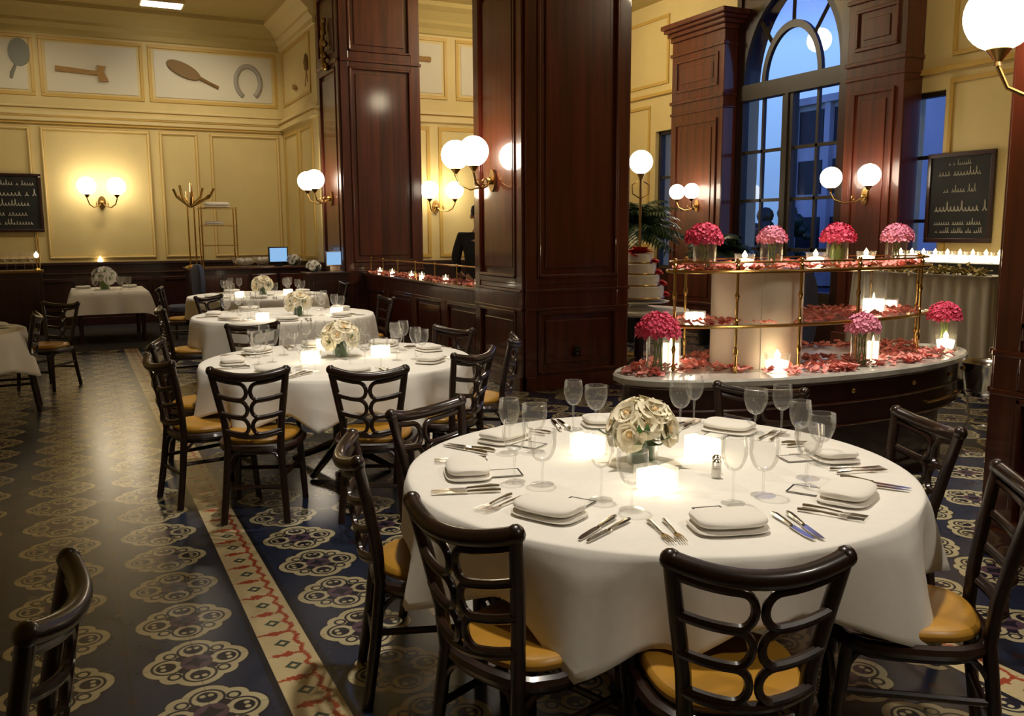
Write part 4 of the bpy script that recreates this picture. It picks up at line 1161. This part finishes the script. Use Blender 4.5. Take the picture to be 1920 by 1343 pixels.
def uph_chair(x, y, rz, label, h=1.05):
    t = thing('upholstered_chair', label, 'chair', (x, y, 0), rz)
    def pil(hx, hy, hz, cz, cy_):
        def fn(i, j):
            u = 2*PI*i/24; v = -PI/2+PI*j/10; e = 4
            q = (abs(cos(u))**e+abs(sin(u))**e)**(-1/e); cv = abs(cos(v))**.4; sv = math.copysign(abs(sin(v))**.5, sin(v))
            return (hx*q*cos(u)*cv, cy_+hy*sv, cz+hz*q*sin(u)*cv)
        return fn
    G().grid(pil(.22,.05,(h-.5)/2,(h+.5)/2,-.22), 24, 11, wrap=True).build('backrest', M['bluefab'], t)
    G().grid(lambda i, j: (lambda p_: (p_[0], p_[2], p_[1]))(pil(.23,.06,.23,0,.45)(i, j)), 24, 11, wrap=True).build('seat', M['bluefab'], t)
    for sx in (-1,1):
        for sy in (-1,1): G().tube([(sx*.2,sy*.2,0),(sx*.19,sy*.19,.41)], [.016,.024], 8).build('leg', M['wood_dark'], t)
    return t
uph_chair(1.50, 14.25, R(100), 'blue-grey upholstered chair beside the small square table', 1.12)
uph_chair(5.75, 5.75, R(160), 'blue upholstered chair seen through the brass rack', 1.24)
# glass-fronted sideboard at far left
t = thing('glass_cabinet', 'dark cabinet with glassware under the far chalkboard', 'cabinet', (-1.45, 15.9, 0))
G().box(-1.0,1.0,-.25,.25,0,.99).build('body', M['wood_dark'], t, smooth=False)
G().box(-1.03,1.03,-.28,.28,.99,1.02).build('top', M['oldbrass'], t, smooth=False)
for x in (-.5,.5): G().box(x-.46,x+.46,-.265,-.25,.1,.9).build('door', M['wood_dark'], t, smooth=False, bevel=.01)
G().box(-1.0,1.0,.0,.25,1.30,1.315).build('glass_shelf', M['glass'], t, smooth=False)
for x in (-.98,.98): G().tube([(x,.1,1.02),(x,.1,1.6)], .012, 8).build('shelf_post', M['brass'], t)
for k in range(9):
    WINE.put('glass standing on the dark far cabinet, number %s from its corner' % ('one two three four five six seven eight nine'.split()[k]), (-.56-.12*k, 15.8+.06*(k % 2), 1.021), 0, 'glasses on the far cabinet', 1.3)
t = thing('brass_lamp', 'small brass candle lamp on the corner of the far cabinet', 'lamp', (-.50, 15.72, 1.021))
G().lathe([(0,0),(.06,0),(.05,.02),(.012,.04),(.012,.2),(0,.2)], 16).build('base', M['brass'], t)
G().lathe([(0,.2),(.03,.21),(.035,.25),(0,.3)], 12).build('flame_shade', M['tealight'], t)
TEA.put('single tealight on the wainscot rail above the square table', (.44, YF-.06, WAIN+.051), 0, None, 1.6)
# coat rack, etagere, counter
t = thing('service_counter', 'dark wood service counter along the far wall before the pillar', 'counter', (2.65, 15.55, 0))
G().box(-.95,.98,-.30,.30,0,.98).build('body', M['wood_dark'], t, smooth=False)
G().box(-.98,1.0,-.34,.33,.98,1.02).build('top', M['wood'], t, smooth=False, bevel=.008)
for k in range(4): G().box(-.9+k*.47,-.48+k*.47,-.32,-.30,.15,.9).build('panel', M['wood'], t, smooth=False, bevel=.01)
t = thing('brass_hat_rack', 'tall brass hat rack with curved prongs on the far counter', 'rack', (1.82, 15.6, 1.02))
G().tube([(-.05,0,0),(-.05,0,1.25)], .014, 8).build('pole', M['brass'], t)
G().tube([(.05,0,0),(.05,0,1.25)], .014, 8).build('pole', M['brass'], t)
G().lathe([(0,0),(.14,0),(.13,.02),(.03,.05),(0,.05)], 20).build('base', M['brass'], t)
for k, (dx, dz) in enumerate(((-.26,.14), (-.16,.20), (.02,.24), (.20,.16), (.38,.16), (-.20,.02), (.30,.05))):
    G().tube([(0,0,1.0),(dx*.4,-.02,1.08),(dx*.8,-.04,1.13+dz*.2),(dx,-.05,1.15+dz)], .020, 8).build('prong', M['brass'], t)
t = thing('brass_etagere', 'brass shelf stand with folded linen on top, on the far counter', 'shelf stand', (2.24, 15.6, 1.02))
for x in (-.28,.28):
    for y in (-.15,.15): G().tube([(x,y,0),(x,y,1.0)], .011, 8).build('post', M['brass'], t)
for zz in (.35,.68,.97): G().box(-.3,.3,-.17,.17,zz,zz+.02).build('shelf', M['oldbrass'], t, smooth=False)
o = NAP.put('folded white linen on top of the brass shelf stand', (2.24, 15.6, 2.012), 0, 'folded linens on the shelf stand', 1.9)
o = NAP.put('folded linen on the lower shelf of the brass shelf stand', (2.18, 15.6, 1.722), 0, 'folded linens on the shelf stand', 1.4)
def bowl(x, y, z, r, label):
    t = thing('punch_bowl', label, 'bowl', (x, y, z), 0, 'glass bowls on the far counter')
    G().lathe([(0,0),(r*.5,0),(r*.4,.03),(r*.8,.07),(r,.16),(r*.98,.16),(r*.78,.075),(0,.035)], 24).build('bowl', M['goblet'], t)
    g = G()
    for k in range(7): g.ball((r*.4*cos(k), r*.4*sin(k), .10), .05, 8, 6)
    g.build('ice', M['white'], t)
bowl(2.62, 15.45, 1.021, .23, 'glass bowl of ice beside the brass shelf stand'); bowl(2.98, 15.75, 1.021, .2, 'glass bowl of ice beside the lit screen')
t = thing('cash_screen', 'small lit blue-white screen on the far counter', 'screen', (3.16, 15.3, 1.021), R(8))
G().box(-.17,.17,-.015,.015,.06,.33).build('casing', M['black'], t, smooth=False, bevel=.006)
G().box(-.15,.15,-.019,-.015,.08,.31).build('display', M['screen'], t, smooth=False)
G().box(-.06,.06,-.05,.05,0,.06).build('foot', M['black'], t, smooth=False)
t = thing('host_stand', 'dark wooden host stand in front of the far pillar', 'stand', (3.37, 12.98, 0))
G().box(-.30,.30,-.17,.17,0,.98).build('body', M['wood_dark'], t, smooth=False)
G().box(-.33,.33,-.20,.20,.98,1.01).build('top', M['wood_dark'], t, smooth=False, bevel=.006)
G().box(-.24,.24,-.185,-.17,.15,.88).build('panel', M['wood_dark'], t, smooth=False, bevel=.01)
t = thing('monitor', 'small blue monitor on the host stand before the far pillar', 'screen', (3.50, 12.99, 1.011), R(5))
G().box(-.12,.12,-.012,.012,.08,.30).build('casing', M['steel'], t, smooth=False, bevel=.006)
G().box(-.11,.11,-.016,-.012,.10,.29).build('display', M['screen'], t, smooth=False)
G().box(-.08,.08,-.06,.06,0,.08).build('foot', M['steel'], t, smooth=False)
bouquet('white_flowers', 3.19, 12.97, 1.011, .13, 'white flower bunch on the host stand', 'white flowers near the far pillar', 'white', 'stem', 9, (.05,.05), 21)
bouquet('white_flowers', 3.30, 14.95, 1.021, .15, 'white flower bunch on the end of the far counter', 'white flowers near the far pillar', 'white', 'stem', 9, (.05,.06), 22).location = (3.42, 15.3, 1.021)

# ---------------------------------------------------------------- buffet by the window wall
t = thing('buffet_table', 'tall buffet table with a pleated ivory skirt below the chalkboard', 'table', (8.15, 6.25, 0))
G().box(-.42,.42,-.86,.76,1.10,1.14).build('tabletop', M['wood_dark'], t, smooth=False)
for x in (-.36,.36):
    for y in (-.7,.7): G().tube([(x,y,0),(x,y,1.1)], .025, 8).build('leg', M['steel'], t)
def fn(i, j):
    n = 60; NP = 4*n; k = i % NP; sd = k//n; f = (k % n)/n
    P = [(-.43,-.87),(.43,-.87),(.43,.77),(-.43,.77)]; a, b = P[sd], P[(sd+1) % 4]
    x, y = a[0]+(b[0]-a[0])*f, a[1]+(b[1]-a[1])*f
    q = j/8; pl = .022*sin(k*PI/2.5)*(.35+.65*q)
    L_ = math.hypot(x, y); return (x*(1+.10*q)+pl*(1 if sd in (1,3) else 0), y*(1+.07*q)+pl*(1 if sd in (0,2) else 0), 1.145-(1.0)*q)
g = G(); g.grid(fn, 240, 9, wrap=True); o = g.build('pleated_skirt', M['skirt'], None, (8.15, 6.25, 0), angle=180); tag(o, 'pleated ivory skirt hanging round the buffet table', 'table skirt')
o = G().box(-.45,.45,-.89,.79,1.141,1.15).build('buffet_cloth', M['skirt'], None, (8.15, 6.25, 0), smooth=False); tag(o, 'flat ivory cloth on top of the buffet table', 'tablecloth')
g = G(); rnd = random.Random(3)
for k in range(420):
    p_ = Vector((-.36+rnd.gauss(0,.03), -.78+1.46*rnd.random(), 1.16+abs(rnd.gauss(0,.028))))
    mm = Matrix.Translation(p_) @ Matrix.Rotation(rnd.uniform(0,6.28), 4, 'Z') @ Matrix.Rotation(rnd.uniform(-1,1), 4, 'X')
    g.add([mm @ Vector(v) for v in ((0,0,0),(.02,.03,.01),(0,.07,.0),(-.02,.03,.01))], [(0,1,2,3)])
o = g.build('leaf_garland', M['garland'], None, (8.15, 6.25, 0), angle=180); tag(o, 'dry yellow leaf garland along the buffet edge', 'garland', None, 'stuff')
o = G().box(-.16,.16,-.72,.62,1.15,1.25).build('riser', M['black'], None, (8.25, 6.25, 0), smooth=False, bevel=.008); tag(o, 'black riser carrying the lit row of glasses', 'riser')
for k in range(9):
    t = CUP.put('lit cup votive in the row on the black buffet riser, %s from the window' % ('first second third fourth fifth sixth seventh eighth ninth'.split()[k]), (8.17, 6.78-.145*k, 1.251), 0, 'row of lit cups on the buffet', 1.25)

# palm behind the sideboard
def palm(x, y, label, n, L0, z0, seed):
    t = thing('potted_palm', label, 'plant', (x, y, 0))
    G().lathe([(0,0),(.20,0),(.26,.36),(.27,.40),(.24,.40),(.23,.36),(0,.36)], 24).build('pot', M['black'], t)
    g = G(); g.tube([(0,0,.3),(.02,0,.8),(0,0,z0)], [.04,.035,.03], 8); g.build('trunk', M['umber'], t)
    rnd = random.Random(seed); g = G()
    for k in range(n):
        a = k*2.39996; el = R(rnd.uniform(10,75)); L_ = L0*rnd.uniform(.75,1.1)
        pts = []
        for i in range(9):
            s = i/8; r_ = L_*s*cos(el*(1-.2*s)); pts.append(Vector((r_*cos(a), r_*sin(a), z0+L_*s*sin(el)-L_*.55*s*s)))
        g.tube(pts, [.007*(1-.8*i/8) for i in range(9)], 4)
        for i in range(1, 9):
            for sd in (-1,1):
                for h_ in (0,.5):
                    b = pts[i-1].lerp(pts[i], h_); d = (pts[i]-pts[i-1]).normalized(); sdv = d.cross(Vector((0,0,1))).normalized()*sd
                    ln = .30*(1-abs(i/8-.45)*1.1); tip = b + sdv*ln*.75 + d*ln*.6 + Vector((0,0,-.07*ln/.2)); w_ = d*.020
                    mid = b.lerp(tip, .45)+Vector((0,0,.012))
                    g.add([b-w_*.5, mid-w_, tip, mid+w_, b+w_*.5], [(0,1,2,3,4)])
    g.build('fronds', M['darkleaf'], t, angle=180)
palm(7.15, 10.65, 'large dark palm before the narrow window, behind the cake', 84, 1.05, 1.55, 4)
palm(8.05, 9.75, 'smaller bushy palm beside the arched window pilaster', 34, .50, 1.35, 6)
# silver bucket on a stand near the dark pillar
t = thing('wine_bucket', 'silver wine bucket on its stand between sideboard and dark pillar', 'bucket', (5.78, 4.0, 0))
G().lathe([(.13,.42),(.14,.44),(.17,.62),(.185,.66),(.19,.66),(.18,.655),(.16,.62),(.125,.45),(0,.44)], 28).build('bucket', M['steel'], t)
for k in range(3):
    a = k*2.094; G().tube([(.17*cos(a),.17*sin(a),0),(.10*cos(a),.10*sin(a),.25),(.13*cos(a),.13*sin(a),.46)], .009, 8).build('leg', M['steel'], t)
g = G(); g.tube([(.14*cos(k*PI/12),.14*sin(k*PI/12),.45) for k in range(24)], .009, 6, closed=True); g.build('ring', M['steel'], t); g = G(); g.tube([(.11*cos(k*PI/12),.11*sin(k*PI/12),.22) for k in range(24)], .007, 6, closed=True); g.build('ring', M['steel'], t)

# ceiling lamp
t = thing('ceiling_lamp', 'bright rectangular lamp on the ceiling near the far wall', 'lamp', (1.60, 16.02, CE))
G().box(-.34,.34,-.2,.2,-.05,0).build('housing', M['cream_trim'], t, smooth=False)
G().box(-.31,.31,-.17,.17,-.058,-.05).build('diffuser', M['lampdisc'], t, smooth=False)

# ---------------------------------------------------------------- person behind the partition
t = thing('person', 'person in a black suit behind the partition, mostly hidden by the polished pier', 'person', (4.63, 10.2, 0), R(-20)); t.scale = (1.05,)*3
def skinned(name, joints, edges, mat_, parent, root=0):
    me = bpy.data.meshes.new(name); me.from_pydata([j[0] for j in joints], edges, [])
    o = bpy.data.objects.new(name, me); COL.objects.link(o); o.parent = parent
    me.materials.append(mat_)
    o.modifiers.new('Skin', 'SKIN')
    if not me.skin_vertices: me.attributes.new('skin', 'FLOAT', 'POINT')
    sk = me.skin_vertices[0].data
    for i, j in enumerate(joints): sk[i].radius = j[1] if isinstance(j[1], tuple) else (j[1], j[1]); sk[i].use_root = (i == root)
    q = o.modifiers.new('Sub', 'SUBSURF'); q.levels = 2; q.render_levels = 2
    me.polygons.foreach_set('use_smooth', [True]*len(me.polygons))
    o.modifiers['Skin'].use_smooth_shade = True
    return o
J = [((0,0,.98),(.15,.11)), ((0,.01,1.20),(.14,.10)), ((0,.02,1.40),(.17,.10)), ((0,.03,1.52),(.07,.06)), ((0,.06,1.60),(.055,.055)), ((0,.08,1.69),(.075,.09)), ((0,.08,1.77),(.07,.085)),
     ((-.20,.02,1.46),.058), ((-.27,.03,1.20),.045), ((-.24,.20,1.02),.036), ((-.20,.30,.98),(.035,.02)),
     ((.20,.02,1.46),.058), ((.27,.03,1.20),.045), ((.24,.20,1.02),.036), ((.20,.30,.98),(.035,.02)),
     ((-.10,0,.88),.09), ((-.10,.01,.50),.065), ((-.10,-.01,.10),.045), ((-.10,.12,.04),(.04,.03)),
     ((.10,0,.88),.09), ((.10,.01,.50),.065), ((.10,-.01,.10),.045), ((.10,.12,.04),(.04,.03))]
E_ = [(0,1),(1,2),(2,3),(3,4),(4,5),(5,6),(2,7),(7,8),(8,9),(9,10),(2,11),(11,12),(12,13),(13,14),(0,15),(15,16),(16,17),(17,18),(0,19),(19,20),(20,21),(21,22)]
for sx, palm_ in ((-1,10), (1,14)):
    for k in range(5):
        b0 = Vector(J[palm_][0])
        if k < 4: p1 = b0 + Vector((sx*(.024-.016*k), .045, -.008)); p2 = p1 + Vector((0, .036-.008*abs(k-1), -.02))
        else: p1 = b0 + Vector((-sx*.038, .005, -.004)); p2 = p1 + Vector((-sx*.008, .028, -.012))
        J += [(tuple(p1), .009), (tuple(p2), .0075)]; E_ += [(palm_, len(J)-2), (len(J)-2, len(J)-1)]
skinned('body', J, E_, M['skin'], t)
JJ = [((0,0,.86),(.19,.14)), ((0,.01,1.10),(.175,.13)), ((0,.02,1.36),(.205,.135)), ((0,.02,1.50),(.11,.085)), ((-.22,.02,1.45),.080), ((-.285,.03,1.20),.064), ((-.25,.19,1.03),.052), ((.22,.02,1.45),.080), ((.285,.03,1.20),.064), ((.25,.19,1.03),.052)]
skinned('jacket', JJ, [(0,1),(1,2),(2,3),(2,4),(4,5),(5,6),(2,7),(7,8),(8,9)], M['suit'], t)
JT = [((0,0,.95),(.17,.13)), ((-.10,0,.85),.105), ((-.10,.01,.50),.085), ((-.10,-.01,.08),.07), ((.10,0,.85),.105), ((.10,.01,.50),.085), ((.10,-.01,.08),.07)]
skinned('trousers', JT, [(0,1),(1,2),(2,3),(0,4),(4,5),(5,6)], M['suit'], t)
g = G(); g.lathe([(.092,-.02),(.098,.03),(.085,.08),(.05,.105),(0,.112)], 18, (0,.06,1.735), 1, 1.08); g.build('hair', M['hair'], t)
G().tube([(0,.165,1.715),(0,.188,1.685)], [.008,.014], 8).build('nose', M['skin'], t)
for s_ in (-1,1):
    G().ball((s_*.082,.075,1.70), .022, 8, 6, 1.4).build('ear', M['skin'], t)
    G().ball((s_*.03,.160,1.722), .010, 8, 6).build('eye', M['black'], t)

# ---------------------------------------------------------------- lights
def spot(name, loc, tgt, power, size, blend, col=(1,.86,.66), rad=.12):
    l = bpy.data.lights.new(name, 'SPOT'); l.energy = power; l.spot_size = R(size); l.spot_blend = blend; l.color = col; l.shadow_soft_size = rad
    o = bpy.data.objects.new(name, l); COL.objects.link(o); o.location = loc
    o.rotation_euler = (Vector(tgt)-Vector(loc)).to_track_quat('-Z', 'Y').to_euler(); return o
W_ = (1,.91,.77)  # spots below are added, unseen, to brighten tables, sideboard and buffet
spot('unseen_fill_spot', (1.75,3.0,5.3), (1.8,2.6,.75), 1050, 48, .9, W_)
spot('unseen_fill_spot', (1.6,6.0,5.3), (1.6,5.8,.75), 900, 42, .9, W_)
spot('unseen_fill_spot', (1.95,9.3,5.3), (1.95,9.2,.75), 800, 40, .9, W_)
spot('unseen_fill_spot', (2.25,12.2,5.3), (2.25,12.2,.75), 800, 40, .9, W_)
spot('unseen_fill_spot', (4.35,3.3,5.3), (4.35,4.25,.95), 1500, 52, .9, W_)
spot('unseen_fill_spot', (.3,14.0,5.3), (.45,14.6,.7), 110, 36, .9, W_)
spot('unseen_fill_spot', (7.3,6.3,5.3), (7.9,6.2,1.0), 420, 46, .9, W_)
spot('unseen_fill_spot', (.9,1.6,5.2), (1.5,5.4,.6), 750, 30, 1, W_)
spot('unseen_fill_spot', (1.2,5.2,5.2), (1.9,9.0,.6), 600, 28, 1, W_)
WM = (1,.84,.58)  # next two spots have no visible fixture, added to brighten the far wall
spot('added_wall_spot', (-.4,14.4,5.2), (-.2,17,2.5), 215, 90, 1, WM)
spot('added_wall_spot', (2.2,14.4,5.2), (2.3,17,2.5), 300, 90, 1, WM)
def lamp(loc, power, col=(1,.84,.58), rad=.2):  # unseen point light added as fill for the alcove and window side
    l = bpy.data.lights.new('added_fill_point', 'POINT'); l.energy = power; l.color = col; l.shadow_soft_size = rad
    o = bpy.data.objects.new('added_fill_point', l); COL.objects.link(o); o.location = loc
lamp((6.4,11.6,4.8), 270); lamp((6.9,5.4,4.7), 70)
spot('unseen_fill_spot', (2.8,-1.4,4.8), (2.0,2.3,.6), 420, 44, 1, W_)  # added behind the viewpoint to lift the near side of the front cloth

# ---------------------------------------------------------------- camera
F, YAW, PITCH, ROLL, H = 1642.4, -.4624, .1442, -.0052, 1.6
cy_, sy_, cp, sp_, cr, sr = cos(YAW), sin(YAW), cos(PITCH), sin(PITCH), cos(ROLL), sin(ROLL)
right = Vector((cy_, sy_, 0)); fwd = Vector((-sy_*cp, cy_*cp, -sp_)); up = right.cross(fwd)
r2 = right*cr + up*sr; u2 = -right*sr + up*cr
cd = bpy.data.cameras.new('camera'); cam = bpy.data.objects.new('camera', cd); COL.objects.link(cam)
cam.matrix_world = Matrix(((r2.x, u2.x, -fwd.x, 0), (r2.y, u2.y, -fwd.y, 0), (r2.z, u2.z, -fwd.z, H), (0, 0, 0, 1)))
cd.sensor_width = 36; cd.lens = F/1920*36; cd.clip_end = 200; cd.clip_start = .05
S.camera = cam
vs = S.view_settings; vs.view_transform = 'Standard'; vs.look = 'None'; vs.gamma = 1; vs.exposure = -0.70; vs.use_curve_mapping = False
S.cycles.transparent_max_bounces = 32
S.cycles.max_bounces = 8
